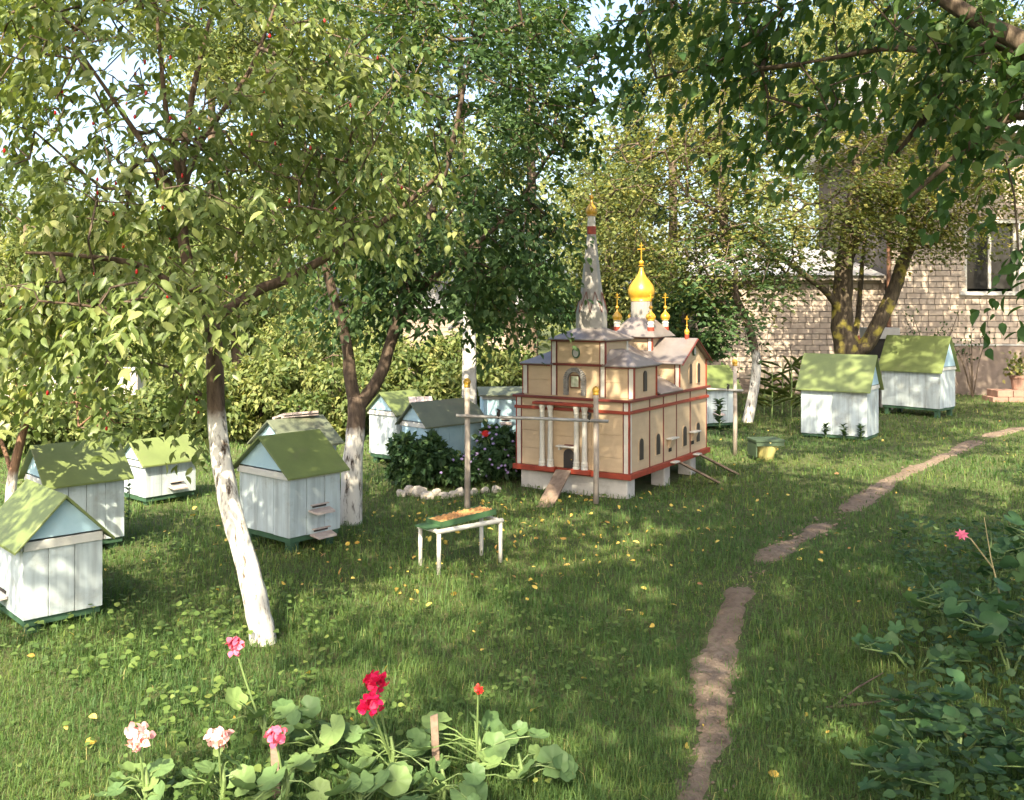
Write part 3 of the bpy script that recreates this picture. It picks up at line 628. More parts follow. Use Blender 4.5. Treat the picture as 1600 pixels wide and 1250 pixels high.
# narthex roofs left and right of the tower
def roof(vs, fs, name='roof', mt='metal'):
    o = MB().poly(vs, fs).build(name, M[mt], church); sm = o.modifiers.new('thickness', 'SOLIDIFY'); sm.thickness = .010; sm.offset = 0; return o
for s, xt in ((-1, TX0), (1, TX1)):
    xe = s * (W + .035); zt = 1.195
    roof([(xt, .068, 1.066), (xe, .068, 1.066), (xe, .592, 1.066), (xt, .592, 1.066), (xt + s * .002, .22, zt), (xt + s * .10, .33, zt - .01), (xt + s * .002, .47, zt)],
         [(0, 1, 5, 4), (1, 2, 5), (2, 3, 6, 5), (4, 5, 6)])
    cx('eave_strip', 'darkred', *sorted((xt + s * .035, s * (W + .026))), .076, .0835, 1.052, 1.0635); cx('eave_strip', 'darkred', *sorted((s * (W + .0105), s * (W + .018))), .0865, .58, 1.052, 1.0632)
# tower roof, drum, gables, spire
tc_ = ((TX0 + TX1) / 2, .335); e = .275; top = [(tc_[0] + .125 * math.cos(a), tc_[1] + .125 * math.sin(a), 1.372) for a in np.arange(8) * math.pi / 4 + math.pi / 8]
cor = [(tc_[0] + sx * e, tc_[1] + sy * e, 1.279) for sx, sy in ((1, 1), (-1, 1), (-1, -1), (1, -1))]
vs = cor + top; fs = []
for q in range(4): k0 = 4 + 2 * q; fs += [(q, k0, k0 + 1), (q, 4 + (2 * q + 1), 4 + (2 * q + 2) % 8, (q + 1) % 4)]
roof(vs, fs)
O8 = [(math.cos(a), math.sin(a)) for a in np.arange(8) * math.pi / 4 + math.pi / 8]
MB().lathe([(.134, 0), (.134, .165)], 8, (tc_[0], tc_[1], 1.345), math.pi / 8).build('drum', M['spire'], church)
spire = MB().lathe([(.122, 0), (.092, .20), (.038, .68)], 8, (tc_[0], tc_[1], 1.5), math.pi / 8).build('spire', M['spire'], church)
for k in range(8):
    a = Vector((tc_[0] + .135 * O8[k][0], tc_[1] + .135 * O8[k][1], 1.508)); b = Vector((tc_[0] + .135 * O8[(k + 1) % 8][0], tc_[1] + .135 * O8[(k + 1) % 8][1], 1.508)); m_ = (a + b) / 2; outv = Vector((m_.x - tc_[0], m_.y - tc_[1], 0)).normalized()
    pk = Vector((tc_[0], tc_[1], 1.685)) + outv * .0935; gb = MB().prism([a, b, pk], -outv * .010).build('spire_gable', M['spire'], church)
    MB().tube([a + outv * .004, pk + outv * .004], .003, 5).tube([b + outv * .004, pk + outv * .004], .003, 5).build('gable_trim', M['darkred'], gb)
def onion(R, H, n=20):
    pr = [(.74, 0), (.80, .01), (.80, .03), (.74, .035), (.93, .14), (1, .24), (.985, .33), (.87, .45), (.64, .57), (.42, .67), (.26, .77), (.17, .87), (.12, 1.0)]
    return [(R * a, H * b) for a, b in pr]
def ball(r): return [(r * math.cos(t), r + r * math.sin(t)) for t in np.linspace(-math.pi / 2 + .1, math.pi / 2 - .1, 8)]
def cross(parent, x, y, z, h, th):
    mb = MB().box(x - th, x + th, y - th * .6, y + th * .6, z, z + h).box(x - h * .24, x - th - .0002, y - th * .55, y + th * .55, z + h * .62, z + h * .62 + th * 2).box(x + th + .0002, x + h * .24, y - th * .55, y + th * .55, z + h * .62, z + h * .62 + th * 2)
    mb.box(x - h * .12, x - th - .0002, y - th * .55, y + th * .55, z + h * .82, z + h * .82 + th * 1.6).box(x + th + .0002, x + h * .12, y - th * .55, y + th * .55, z + h * .82, z + h * .82 + th * 1.6)
    return mb.build('cross', M['gold'], parent)
x, y = tc_
MB().lathe([(.040, 0), (.040, .068)], 16, (x, y, 2.178)).build('red_collar', M['red'], church); MB().lathe([(.034, 0), (.034, .035), (.037, .037), (.037, .043), (.033, .046), (.033, .088)], 16, (x, y, 2.246)).build('neck', M['white'], church)
on = MB().lathe(onion(.051, .15), 20, (x, y, 2.334)).build('onion_dome', M['gold'], church, smooth=True); MB().lathe(ball(.022), 14, (x, y, 2.475)).build('ball', M['gold'], on, smooth=True); cross(on, x, y, 2.517, .05, .003)
# nave between tower and crossing
cx('nave', 'cream', -.25, .25, .5705, 1.069, .79, 1.07)
roof([(-.29, .575, 1.055), (0, .575, 1.215), (.29, .575, 1.055), (-.29, 1.09, 1.055), (0, 1.09, 1.215), (.29, 1.09, 1.055)], [(0, 1, 4, 3), (1, 2, 5, 4)])
MB().prism([(-.245, .572, 1.071), (.245, .572, 1.071), (0, .572, 1.205)], (0, .5, 0)).build('nave_gable', M['cream'], church)
for s in (-1, 1): roof([(s * .251, .562, .965), (s * (W + .04), .562, .812), (s * .251, 1.068, .965), (s * (W + .04), 1.068, .812)], [(0, 1, 3, 2)])
# transept
cx('transept', 'cream', -W + .002, W - .002, 1.07, D_ - .002, .79, 1.064)
YM = (1.07 + D_) / 2
for s in (-1, 1):
    MB().prism([(s * (W - .002), 1.07, 1.0645), (s * (W - .002), D_ - .002, 1.0645), (s * (W - .002), YM, 1.245)], (-s * .03, 0, 0)).build('transept_gable', M['cream'], church)
    for v in (1.07, D_ - .001):
        t = 1 if v < 1.2 else -1
        cx('pilaster', 'white', *sorted((s * (W - .035), s * W)), *sorted((v - t * .011, v - t * .0005)), .8065, 1.056, bevel=.002)
        cx('cover_strip', 'red', *sorted((s * (W - .0015), s * (W + .008))), *sorted((v - t * .011, v + t * .004)), .8065, 1.056); cx('cover_strip', 'darkred', *sorted((s * (W - .045), s * (W - .036))), *sorted((v - t * .0105, v - t * .0005)), .8065, 1.056)
    for v in (1.33, 1.53):
        wv = MB().prism(arch_pts(v, .85, .055, .18, 's', s * (W + .010)), (-s * .008, 0, 0)).build('window', M['door'], church); MB().prism(arch_pts(v, .843, .072, .196, 's', s * (W + .004)), (-s * .007, 0, 0)).build('window_frame', M['cream'], wv)
    cx('eave_strip', 'darkred', -W - .02, W + .02, *((1.046, 1.0575) if s < 0 else (D_ + .012, D_ + .022)), 1.050, 1.0625)
zz = 1.262; ee = .045
roof([(-W - ee, 1.07 - ee, 1.043), (W + ee, 1.07 - ee, 1.043), (W + ee, YM, zz), (-W - ee, YM, zz), (W + ee, D_ + ee, 1.043), (-W - ee, D_ + ee, 1.043)], [(0, 1, 2, 3), (3, 2, 4, 5)])
for s in (-1, 1):
    x = s * (W + ee + .004); MB().tube([(x, 1.07 - ee, 1.036), (x, YM, zz - .006), (x, D_ + ee, 1.036)], .0065, 6).build('verge_strip', M['darkred'], church)
    xc = s * .46; MB().lathe([(.021, 0), (.021, .05)], 14, (xc, YM, zz - .012)).build('red_collar', M['red'], church)
    on = MB().lathe(onion(.024, .075), 16, (xc, YM, zz + .038)).build('onion_dome', M['gold'], church, smooth=True); MB().lathe(ball(.010), 10, (xc, YM, zz + .108)).build('ball', M['gold'], on, smooth=True); cross(on, xc, YM, zz + .126, .085, .0028)
# crossing: cube, hip roof, drum, great dome, four small cupolas
q = .195
cx('crossing', 'cream', -q, q, YM - q, YM + q, 1.06, 1.268)
for sx in (-1, 1):
    for sy in (-1, 1):
        X_ = sx * q; Y_ = YM + sy * q
        cx('pilaster', 'white', *sorted((X_ - sx * .034, X_ - sx * .004)), *sorted((Y_ + sy * .0005, Y_ + sy * .009)), 1.07, 1.26); cx('cover_strip', 'red', *sorted((X_ - sx * .0035, X_ + sx * .008)), *sorted((Y_ - sy * .010, Y_ + sy * .010)), 1.07, 1.26)
        cx('cover_strip', 'darkred', *sorted((X_ - sx * .042, X_ - sx * .035)), *sorted((Y_ + sy * .0005, Y_ + sy * .0085)), 1.07, 1.26)
cx('eave_strip', 'darkred', -q - .026, q + .026, YM - q - .026, YM + q + .026, 1.261, 1.272)
e = q + .05; top = [(.102 * math.cos(a), YM + .102 * math.sin(a), 1.455) for a in np.arange(8) * math.pi / 4 + math.pi / 8]
cor = [(sx * e, YM + sy * e, 1.275) for sx, sy in ((1, 1), (-1, 1), (-1, -1), (1, -1))]; vs = cor + top; fs = []
for k in range(4): k0 = 4 + 2 * k; fs += [(k, k0, k0 + 1), (k, k0 + 1, 4 + (2 * k + 2) % 8, (k + 1) % 4)]
roof(vs, fs)
MB().lathe([(.100, 0), (.100, .19)], 20, (0, YM, 1.42)).build('drum', M['spire'], church, smooth=False)
on = MB().lathe(onion(.128, .345), 28, (0, YM, 1.605)).build('onion_dome', M['gold'], church, smooth=True); MB().lathe([(.02, 0), (.034, .006), (.02, .012)], 16, (0, YM, 1.942)).build('collar', M['gold'], on); MB().lathe(ball(.025), 16, (0, YM, 1.952)).build('ball', M['gold'], on, smooth=True); cross(on, 0, YM, 1.998, .17, .0045)
for sx in (-1, 1):
    for sy in (-1, 1):
        xc, yc = sx * .172, YM + sy * .172
        MB().lathe([(.036, 0), (.033, .078)], 16, (xc, yc, 1.29)).build('red_collar', M['red'], church)
        MB().lathe([(.030, 0), (.030, .028), (.034, .030), (.034, .037), (.029, .040), (.029, .062)], 16, (xc, yc, 1.368)).build('neck', M['white'], church)
        on = MB().lathe(onion(.047, .11), 18, (xc, yc, 1.429)).build('onion_dome', M['gold'], church, smooth=True); MB().lathe(ball(.018), 12, (xc, yc, 1.532)).build('ball', M['gold'], on, smooth=True); cross(on, xc, yc, 1.565, .125, .0034)

# ================================================================== RAILS ROUND THE CHURCH
def knob(x, y, z, r): return MB().lathe([(r * .7, 0), (r * .9, .004), (r * .9, .012), (r * .75, .016), (r, .03), (r * 1.02, .042), (r * .85, .056), (r * .5, .066), (r * .15, .070)], 14, (x, y, z))
def rail(label, posts, zb, ext, clamps):
    x0, y0 = posts[0][:2]; r = empty('knobbed_rail', (x0, y0, g(x0, y0))); tag(r, label, 'rail', 'knobbed rails around the model church')
    P = []
    for (x, y, zt) in posts:
        lx, ly = x - x0, y - y0; mb = MB().tube([(lx, ly, -.08), (lx + .004, ly, zt * .4), (lx, ly, zt)], [.024, .022, .020], 10, jit=.05); mb.build('post', M['wood_post'], r, smooth=True)
        knob(lx, ly, zt - .004, .028).build('knob', M['gold'], r, smooth=True); P.append(Vector((lx, ly, 0)))
    d = (P[1] - P[0]); dn = d.normalized(); off = Vector((dn.y, -dn.x, 0)) * .032
    if off.y > 0: off = -off
    a = P[0] + off - dn * ext; b = P[1] + off + dn * ext; a.z = zb[0]; b.z = zb[1]; MB().tube([a, b], .0125, 10).build('crossbar', M['pipe'], r, smooth=True)
    for t in clamps:
        p = a.lerp(b, t); cl = MB().tube([p + Vector((0, 0, -.015)), p + Vector((0, 0, .03)), p + Vector((.008, 0, .05)), p + Vector((-.01, 0, .062))], [.012, .014, .012, .005], 7)
        cl.build('clamp', M['dark'], r)
rail('front rail: two yellow-knobbed posts and a pipe before the model church', [(-.34, 7.27, .955), (.655, 7.50, .875)], (.742, .668), .09, (.27, .87))
rail('rear rail: yellow-knobbed post and pipe behind the model church', [(2.31, 9.95, .93), (1.45, 10.3, .93)], (.675, .69), .09, (.14,))

# ================================================================== TUBE STAND WITH TRAY
A0 = Vector((-.428, 5.616)); ax = Vector((.767, .641)); ay = Vector((-.80, .30)).normalized(); ay = Vector((-ax.y, ax.x)); sa = math.atan2(ax.y, ax.x)
st = empty('tube_stand', (A0.x, A0.y, g(A0.x, A0.y)), sa); tag(st, 'low white tube stand on the grass before the church rail', 'stand')
Ls, Ws, Hs = .465, .19, .25
for (x, y) in ((0, 0), (Ls, 0), (Ls, Ws), (0, Ws)): MB().tube([(x, y, -.04), (x, y, Hs - .012)], .0125, 12).build('leg', M['white'], st, smooth=True)
for (a, b) in (((-.015, 0), (Ls + .015, 0)), ((-.015, Ws), (Ls + .015, Ws))): MB().tube([(a[0], a[1], Hs), (b[0], b[1], Hs)], .0145, 12).build('top_tube', M['white'], st, smooth=False)
for x in (0, Ls): MB().tube([(x, .012, Hs - .001), (x, Ws - .012, Hs - .001)], .012, 12).build('cross_tube', M['white'], st, smooth=True)
tr = empty('feeding_tray', (0, 0, 0)); tr.location = st.matrix_basis @ Vector((.02, .0, Hs)) if False else Vector((A0.x, A0.y, g(A0.x, A0.y) + Hs)); tr.rotation_euler = (0, 0, sa)
tag(tr, 'dark green shallow tray with honeycomb propped on the tube stand', 'tray')
R = Matrix.Translation((.03, .02, .014)) @ Matrix.Rotation(-math.radians(3.0), 4, 'Y')
TL, TW = .42, .155
MB().box(0, TL, 0, TW, 0, .006, R).build('tray_floor', M['tray_green'], tr)
for (a) in ((0, TL, 0, .008, .0065, .034), (0, TL, TW - .008, TW, .0065, .034), (0, .008, .0085, TW - .0085, .0065, .033), (TL - .008, TL, .0085, TW - .0085, .0065, .033)): MB().box(*a, R).build('tray_side', M['tray_green'], tr)
cb = MB(); n1, n2 = 26, 10; vs = []
for a in range(n1):
    for b in range(n2): vs.append(R @ Vector((.010 + (TL - .02) * a / (n1 - 1), .0088 + (TW - .0176) * b / (n2 - 1), .026 + .012 * random.random())))
cb.poly(vs, [(a * n2 + b, (a + 1) * n2 + b, (a + 1) * n2 + b + 1, a * n2 + b + 1) for a in range(n1 - 1) for b in range(n2 - 1)]).build('honeycomb', M['comb'], tr)
MB().box(-.09, .02, .01, .14, .004, .012, R).build('flap', M['tray_green'], tr)

# ================================================================== POT WITH LID, CONCRETE POST
px_, py_ = 2.55, 9.65; pt = empty('garden_pot', (px_, py_, g(px_, py_))); tag(pt, 'squat yellow pot in the grass under a dark green square lid', 'pot')
MB().lathe([(.075, -.02), (.085, .06), (.108, .11), (.122, .18), (.124, .195), (.11, .196)], 22).build('bowl', M['pot'], pt, smooth=True)
R = Matrix.Rotation(.12, 4, 'Z'); MB().box(-.15, .15, -.13, .13, .197, .219, R).build('lid', M['pot_dark'], pt, bevel=.003); MB().box(-.142, .142, -.122, -.110, .158, .1965, R).build('lid_skirt', M['pot_dark'], pt); MB().box(-.142, -.13, -.109, .122, .05, .1965, R).build('lid_skirt', M['pot_dark'], pt)
x, y = -.40, 9.0; cp = empty('concrete_post', (x, y, g(x, y))); tag(cp, 'pale square concrete post rising behind the flower shrub', 'post')
MB().poly([(-.078, -.07, -.1), (.078, -.07, -.1), (.078, .07, -.1), (-.078, .07, -.1), (-.055, -.05, 1.60), (.055, -.05, 1.56), (.055, .05, 1.58), (-.055, .05, 1.62)], [(0, 3, 2, 1), (4, 5, 6, 7), (0, 1, 5, 4), (1, 2, 6, 5), (2, 3, 7, 6), (3, 0, 4, 7)]).build('shaft', M['concrete'], cp, bevel=.008)
MB().tube([(-.06, 0, 1.42), (-.14, -.01, 1.36), (-.20, -.01, 1.33)], .018, 8).build('bracket', M['concrete'], cp)

# ================================================================== BRICK HOUSE AND ANNEX
BRK = {}
def brick_mesh(L):
    if L not in BRK:
        me = MB().box(-L / 2, L / 2, -.030, .006, -.044, .044).mesh('brick'); me.materials.append(M['brick']); BRK[L] = me
    return BRK[L]
def brick_wall(root, x0, x1, z0, z1, yl, hole=None, view=None, mat='brick'):
    """bricks proud of a mortar wall at local y = yl; those in view single, the others joined"""
    rest = MB(); k = 0; z = z0 + .05
    while z + .044 < z1:
        hd = k % 3 == 1; L = .12 if hd else .25; x = x0 + (0 if k % 2 == 0 else -.131 if not hd else -.03)
        while x < x1:
            a, b = max(x, x0), min(x + L, x1); x += L + .012
            if b - a < .06: continue
            c0 = (a + b) / 2
            if hole and b > hole[0] and a < hole[1] and z + .044 > hole[2] and z - .044 < hole[3]:
                if a < hole[0] - .06: b = hole[0]
                elif b > hole[1] + .06: a = hole[1]
                else: continue
                c0 = (a + b) / 2
            full = abs(b - a - L) < .005; zz = z + random.uniform(-.002, .002)
            if view and view[0] < c0 < view[1] and view[2] < z < view[3]:
                o = bpy.data.objects.new('brick', brick_mesh(round(b - a, 3) if not full else L)); COL.objects.link(o); o.parent = root; o.location = (c0, yl - random.uniform(0, .003), zz)
            else: rest.box(a, b, yl - .006, yl + .03, zz - .044, zz + .044)
        z += .1; k += 1
    if rest.v: rest.build('brickwork', M[mat], root)['kind'] = 'stuff'
hy = 17.0; hx0, hx1 = 6.71, 12.6
hs = empty('brick_house', (hx0, hy, 0)); tag(hs, 'pale brick house with rendered plinth and a white-framed window', 'house')
win = (8.02 - hx0, 9.00 - hx0, 1.83, 3.04); wl = hx1 - hx0
# mortar core with a real opening for the window
mb = MB(); w0, w1, w2, w3 = win
for a in ((0, w0, 0, 4, .85, 4.6), (w1, wl, 0, 4, .85, 4.6), (w0, w1, 0, .3, .85, w2), (w0, w1, 0, .3, w3, 4.6)): mb.box(*a)
mb.build('wall_core', M['mortar'], hs); bx('plinth', M['render'], hs, -.03, wl, -.06, -.0005, -.3, .87, bevel=.01)
bx('plinth_core', M['render'], hs, 0, wl, 0, 4, -.3, .849)
bx('plinth_cap', M['concrete'], hs, -.035, wl, -.07, -.004, .871, .90)
brick_wall(hs, .0, wl, .90, 4.6, -.001, win, (0, 9.25 - hx0, .88, 3.35))
wn = bx('window', M['glass'], hs, w0 + .05, w1 - .05, .14, .15, w2 + .05, w3 - .05)
for a in ((w0 - .07, w0 + .03, -.012, .1, w2, w3), (w1 - .03, w1 + .07, -.012, .1, w2, w3), (w0 - .07, w1 + .07, -.0125, .1, w3 - .001, w3 + .10), ((w0 + w1) / 2 - .025, (w0 + w1) / 2 + .025, .10, .138, w2 + .05, w3 - .05), (w0 + .031, w0 + .08, .09, .138, w2, w3), (w1 - .08, w1 - .031, .09, .138, w2, w3)): bx('window_frame', M['white'], wn, *a)
bx('window_sill', M['concrete'], wn, w0 - .12, w1 + .12, -.09, .09, w2 - .07, w2 - .001)
MB().tube([(-.06, -.05, .1), (-.06, -.05, 4.4)], .035, 8).build('downpipe', M['frame'], hs)
MB().prism([(-.4, -.5, 4.55), (-.4, 2, 6.1), (-.4, 4.5, 4.55)], (wl + .8, 0, 0)).build('roof', M['sheet'], hs)
ax0 = 3.3; an = empty('brick_annex', (ax0, 17.25, 0)); tag(an, 'low brick annex with a zinc sheet roof adjoining the house', 'annex')
al = hx0 - .02 - ax0; bx('wall_core', M['mortar'], an, 0, al, 0, 3, .26, 2.1); bx('plinth', M['render'], an, -.01, al, -.03, 2.9, -.3, .259)
brick_wall(an, 0, al, .27, 2.1, -.001, None, (.3, al + .1, .2, 2.1))
sl = MB()
for k in range(9): sl.box(-.2 + k * .39, -.2 + k * .39 + .386, -.25, 3.1, 0, .012 + .004 * (k % 2), Matrix.Translation((0, 0, 2.16)) @ Matrix.Rotation(.20, 4, 'X'))
for k in range(9): MB().box(-.2 + k * .39, -.2 + k * .39 + .386, -.25, 3.1, 0, .012 + .004 * (k % 2), Matrix.Translation((0, 0, 2.16)) @ Matrix.Rotation(.20, 4, 'X')).build('roof_sheet', M['sheet'], an)
bx('fascia', M['wood_post'], an, -.15, al, -.20, -.17, 2.03, 2.115)
# distant brick shed and low white wall
sx, sy = -1.0, 22.0; sh = empty('brick_shed', (sx, sy, g(sx, sy) - .1)); tag(sh, 'distant brick shed among the bushes behind the concrete post', 'shed')
bx('wall_core', M['mortar'], sh, -1.5, 1.5, 0, 2.2, 0, 1.9); brick_wall(sh, -1.5, 1.5, .1, 1.9, -.001, mat='brick_dull')
MB().prism([(-1.7, -.3, 1.85), (-1.7, 1.1, 2.5), (-1.7, 2.5, 1.85)], (3.4, 0, 0)).build('roof', M['sheet'], sh)
x0, y0 = -7.3, 14.6; gwl = empty('garden_wall', (x0, y0, g(x0, y0))); tag(gwl, 'low whitewashed garden wall glimpsed through the bushes far left', 'wall')
bx('wall', M['plinth'], gwl, -1.6, 1.6, 0, .25, -.3, .72, bevel=.01); bx('coping', M['concrete'], gwl, -1.65, 1.65, -.05, .3,   .721, .76, bevel=.01)
# old hive and red sheet behind the right hives
x0, y0 = 5.62, 14.9; oh_ = empty('old_hive', (x0, y0, g(x0, y0)), .1); tag(oh_, 'weathered dark hive stand with a white slab on top behind the forked fruit tree', 'hive stand')
bx('body', M['wood_post'], oh_, -.24, .22, -.2, .2, .35, .78); bx('super', M['dark'], oh_, -.22, .20, -.18, .18, .781, 1.08); bx('slab', M['concrete'], oh_, -.14, .30, -.24, .2, 1.081, 1.25, bevel=.01)
for sx in (-1, 1):
    for sy in (-1, 1): bx('leg', M['wood_post'], oh_, sx * .19 - .025, sx * .19 + .025, sy * .16 - .025, sy * .16 + .025, -.05, .349)
rs = MB().prism([(0, 0, 0), (.42, .05, 0), (.36, .28, 1.15), (.14, .24, 1.0)], (.002, -.02, .004)).build('metal_sheet', M['red_sheet']); rs.location = (5.0, 14.55, g(5.0, 14.55) - .02); tag(rs, 'rusty red sheet leaning behind the forked fruit tree', 'sheet')

# ================================================================== TREES
def P(*pts): return [at(*p) for p in pts]
# 1 leaning whitewashed cornel in front
g1 = g(-1.14, 4.4)
t1 = ([(-1.13, 4.4, g1 - .05), at(404, 960, 4.4), at(388, 890, 4.4), at(362, 800, 4.42), at(345, 710, 4.45), at(337, 620, 4.5), at(335, 540, 4.52), at(328, 490, 4.55)], [.062, .056, .052, .049, .045, .041, .038, .036])
limbs = [(P((328,492,4.55),(296,420,4.6),(284,350,4.65),(284,270,4.7),(300,150,4.8),(330,20,4.9)), [.034,.030,.027,.022,.016,.008]),
         (P((290,330,4.66),(240,250,4.5),(180,160,4.4),(110,60,4.3)), [.020,.015,.011,.006]), (P((285,300,4.7),(315,220,4.9),(390,110,5.0),(440,-20,5.1)), [.019,.015,.011,.006]),
         (P((284,290,4.7),(262,190,4.6),(250,80,4.6),(240,-40,4.6)), [.017,.013,.010,.006]),
         (P((330,500,4.55),(400,455,4.7),(470,425,4.85),(600,345,5.0),(690,270,5.1)), [.028,.026,.024,.017,.008]), (P((330,490,4.55),(230,420,4.4),(130,400,4.2),(40,395,4.0)), [.022,.016,.011,.006]),
         (P((335,520,4.52),(250,495,4.2),(150,480,3.9),(60,470,3.75)), [.014,.010,.007,.004])]
T = np.concatenate([region(270,150,4.6,310,230,.85,300), region(180,470,4.0,220,45,.35,85), region(560,200,4.8,130,190,.7,80), region(330,330,4.5,260,140,.8,80), region(330,-230,4.7,380,200,1.0,90), region(120,560,4.6,110,45,.4,16), region(300,620,5.2,45,50,.2,12)])
def gap1(Pt):
    px, py = project(Pt); return ~((((px - 165) / 105) ** 2 + ((py - 200) / 125) ** 2 < 1) & (RNG.random(len(px)) < .62))
cornel, _ = tree('cornel_tree', 'leaning fruit tree with whitewashed trunk and small red berries, its drooping leaves sunlit', 'tree', t1, limbs, T, (M['bark1'], M['bark'], M['lf_cornel']), 22, .40, .062, .46, .85, singles=300, single_key='cornel_leaf', single_mat=M['lf_cornel_o'], keep=gap1, r_tip=.0028, rmax=.02)
bm_ = MB(); T2 = T[RNG.choice(len(T), 110)] + RNG.normal(0, .08, (110, 3))
for q in T2: q = q - np.array(t1[0][0]); bm_.lathe([(.002, -.010), (.006, -.005), (.0065, .003), (.002, .010)], 6, tuple(q))
bm_.build('berry_cluster', M['berry'], cornel)['kind'] = 'stuff'
# 2 forked tree behind it
g2 = g(-1.16, 6.95)
t2 = ([(-1.17, 6.95, g2 - .05), at(549, 760, 6.95), at(553, 700, 6.95), at(557, 650, 6.97), at(558, 622, 7.0)], [.088, .078, .07, .066, .066])
limbs = [(P((557,640,7.0),(547,590,7.0),(540,530,7.0),(510,420,7.0),(480,280,6.9),(470,120,6.9)), [.052,.047,.040,.032,.022,.010]), (P((560,635,7.0),(592,590,7.05),(612,530,7.1),(650,400,7.2),(700,250,7.3),(740,60,7.4)), [.052,.047,.043,.034,.025,.010]),
         (P((630,470,7.15),(720,400,7.2),(800,330,7.3),(860,240,7.3)), [.028,.022,.015,.008])]
T = np.concatenate([region(690,230,7.2,210,270,1.0,330), region(800,400,7.5,85,130,.6,80), region(560,430,7.3,120,90,.7,60), region(650,-150,7.2,260,180,1.2,120), region(880,110,7.0,70,130,.6,50), region(700,450,7.3,140,50,.6,50)])
tree('fruit_tree', 'dark leafy tree forking just above its whitewashed trunk beside the two-board hive', 'tree', t2, limbs, T, (M['bark2'], M['bark'], M['lf_dark']), 22, .46, .070, .52, .5, rmax=.025)
# 3 small tree far left
g3 = g(-2.98, 5.75)
t3 = ([(-3.03, 5.75, g3 - .05), at(18, 760, 5.75), at(26, 715, 5.75), at(40, 660, 5.75), at(52, 610, 5.7)], [.034, .03, .027, .022, .018])
T = np.concatenate([region(85,590,5.6,100,60,.4,46), region(10,620,5.6,60,60,.4,24), region(150,660,5.4,55,25,.3,10)])
tree('young_tree', 'slim young tree with reddish stem and short whitewashed foot behind the hives', 'tree', t3, [(P((46,630,5.72),(60,570,5.7),(85,520,5.6)), [.014,.010,.005]), (P((20,745,5.75),(2,690,5.8),(-25,630,5.8)), [.016,.012,.006])], T, (M['bark3'], M['bark3'], M['lf_cornel']), 9, .32, .085, .55, .65, rmax=.012)
# 4 forked tree by the annex
x4, y4 = at(1322, 550, 14.2).x, 14.2; g4 = g(x4, y4)
t4 = ([(x4, y4, g4 - .05), (x4 + .01, y4, .5), at(1326, 552, 14.2), at(1316, 510, 14.2), at(1317, 450, 14.2), at(1322, 390, 14.2), at(1335, 300, 14.2), at(1345, 180, 14.2)], [.24, .21, .20, .16, .14, .12, .09, .04])
limbs = [(P((1328,548,14.2),(1352,540,14.1),(1378,495,14.0),(1398,450,14.0),(1413,405,13.9),(1450,330,13.8),(1500,240,13.8)), [.12,.115,.11,.10,.085,.055,.02]), (P((1315,490,14.2),(1290,455,14.0),(1255,428,13.8),(1190,380,13.5),(1120,330,13.3)), [.055,.05,.042,.03,.012]),
         (P((1330,540,14.3),(1340,500,14.6),(1345,440,14.7),(1350,380,14.8)), [.05,.045,.04,.02]), (P((1330,400,14.2),(1345,350,14.3),(1370,260,14.4),(1400,150,14.4)), [.06,.05,.035,.012])]
T = np.concatenate([region(1230,270,13.9,240,150,1.6,330), region(1040,300,13.6,160,170,1.4,210), region(1400,230,14.0,150,150,1.4,130), region(1130,410,13.4,120,60,1.0,60), region(1470,300,13.6,120,90,1.0,150), region(1370,330,13.2,90,60,.8,60)])
tree('orchard_tree', 'spreading fruit tree with dark lichened limbs and yellowing leaves before the brick annex', 'tree', t4, limbs, T, (M['bark4'], M['bark'], M['lf_yellow']), 34, 1.0, .085, .55, .45, near=False, seg=.5, r_tip=.006, rmax=.05, spread=1.6)
# 5 small whitewashed tree between
x5, y5 = at(1170, 600, 13.0).x, 13.0; g5 = g(x5, y5)
t5 = ([(x5 - .03, y5, g5 - .05), at(1176, 620, 13.0), at(1182, 575, 13.0), at(1178, 540, 13.0), at(1166, 500, 13.0), at(1150, 462, 13.0), at(1150, 420, 13.0)], [.075, .068, .06, .055, .05, .045, .03])
T = np.concatenate([region(1150,410,12.9,95,75,.9,70), region(1160,510,12.8,45,45,.4,20)])
tree('orchard_tree', 'small crooked tree with whitewashed trunk between the church and the annex', 'tree', t5, [], T, (M['bark5'], M['bark'], M['lf_dark']), 26, .8, .085, .55, .5, near=False, seg=.5, r_tip=.006, rmax=.035, spread=1.4)
# 6 walnut overhead, its trunk beside the frame on the right
g6 = g(4.3, 3.6)
t6 = ([(4.35, 3.4, g6 - .05), (4.3, 3.45, .8), (4.2, 3.5, 1.7), (4.0, 3.5, 2.5)], [.24, .2, .18, .17])
limbs = [([(4.02, 3.5, 2.45), at(1720, 110, 4.3), at(1590, 62, 4.5), at(1500, 15, 4.7), at(1380, -60, 4.9), at(1200, -130, 5.0)], [.09, .06, .05, .042, .03, .012]),
         ([(4.05, 3.5, 2.4), at(1700, 150, 4.4), at(1570, 70, 4.7), at(1490, 110, 4.9), at(1440, 190, 5.0), at(1400, 240, 5.0)], [.07, .045, .032, .026, .018, .008]),
         ([at(1520, 90, 4.8), at(1400, 75, 4.9), at(1330, 85, 5.0), at(1250, 100, 5.0)], [.024, .018, .014, .006]), ([at(1700, 200, 4.4), at(1590, 180, 4.6), at(1500, 240, 4.7), at(1420, 310, 4.8)], [.04, .025, .018, .008]),
         ([(4.0, 3.5, 2.5), (3.2, 2.6, 3.6), (2.2, 1.2, 4.6), (1.0, .2, 5.3), (-.4, -.6, 5.6)], [.13, .11, .085, .06, .02]), ([(3.2, 2.6, 3.6), (2.8, 2.8, 4.5), (1.6, 3.2, 5.4), (.6, 3.4, 5.8)], [.09, .07, .05, .02]),
         ([(2.2, 1.2, 4.6), (2.2, -.6, 5.4), (2.0, -2.5, 6)], [.07, .05, .02])]
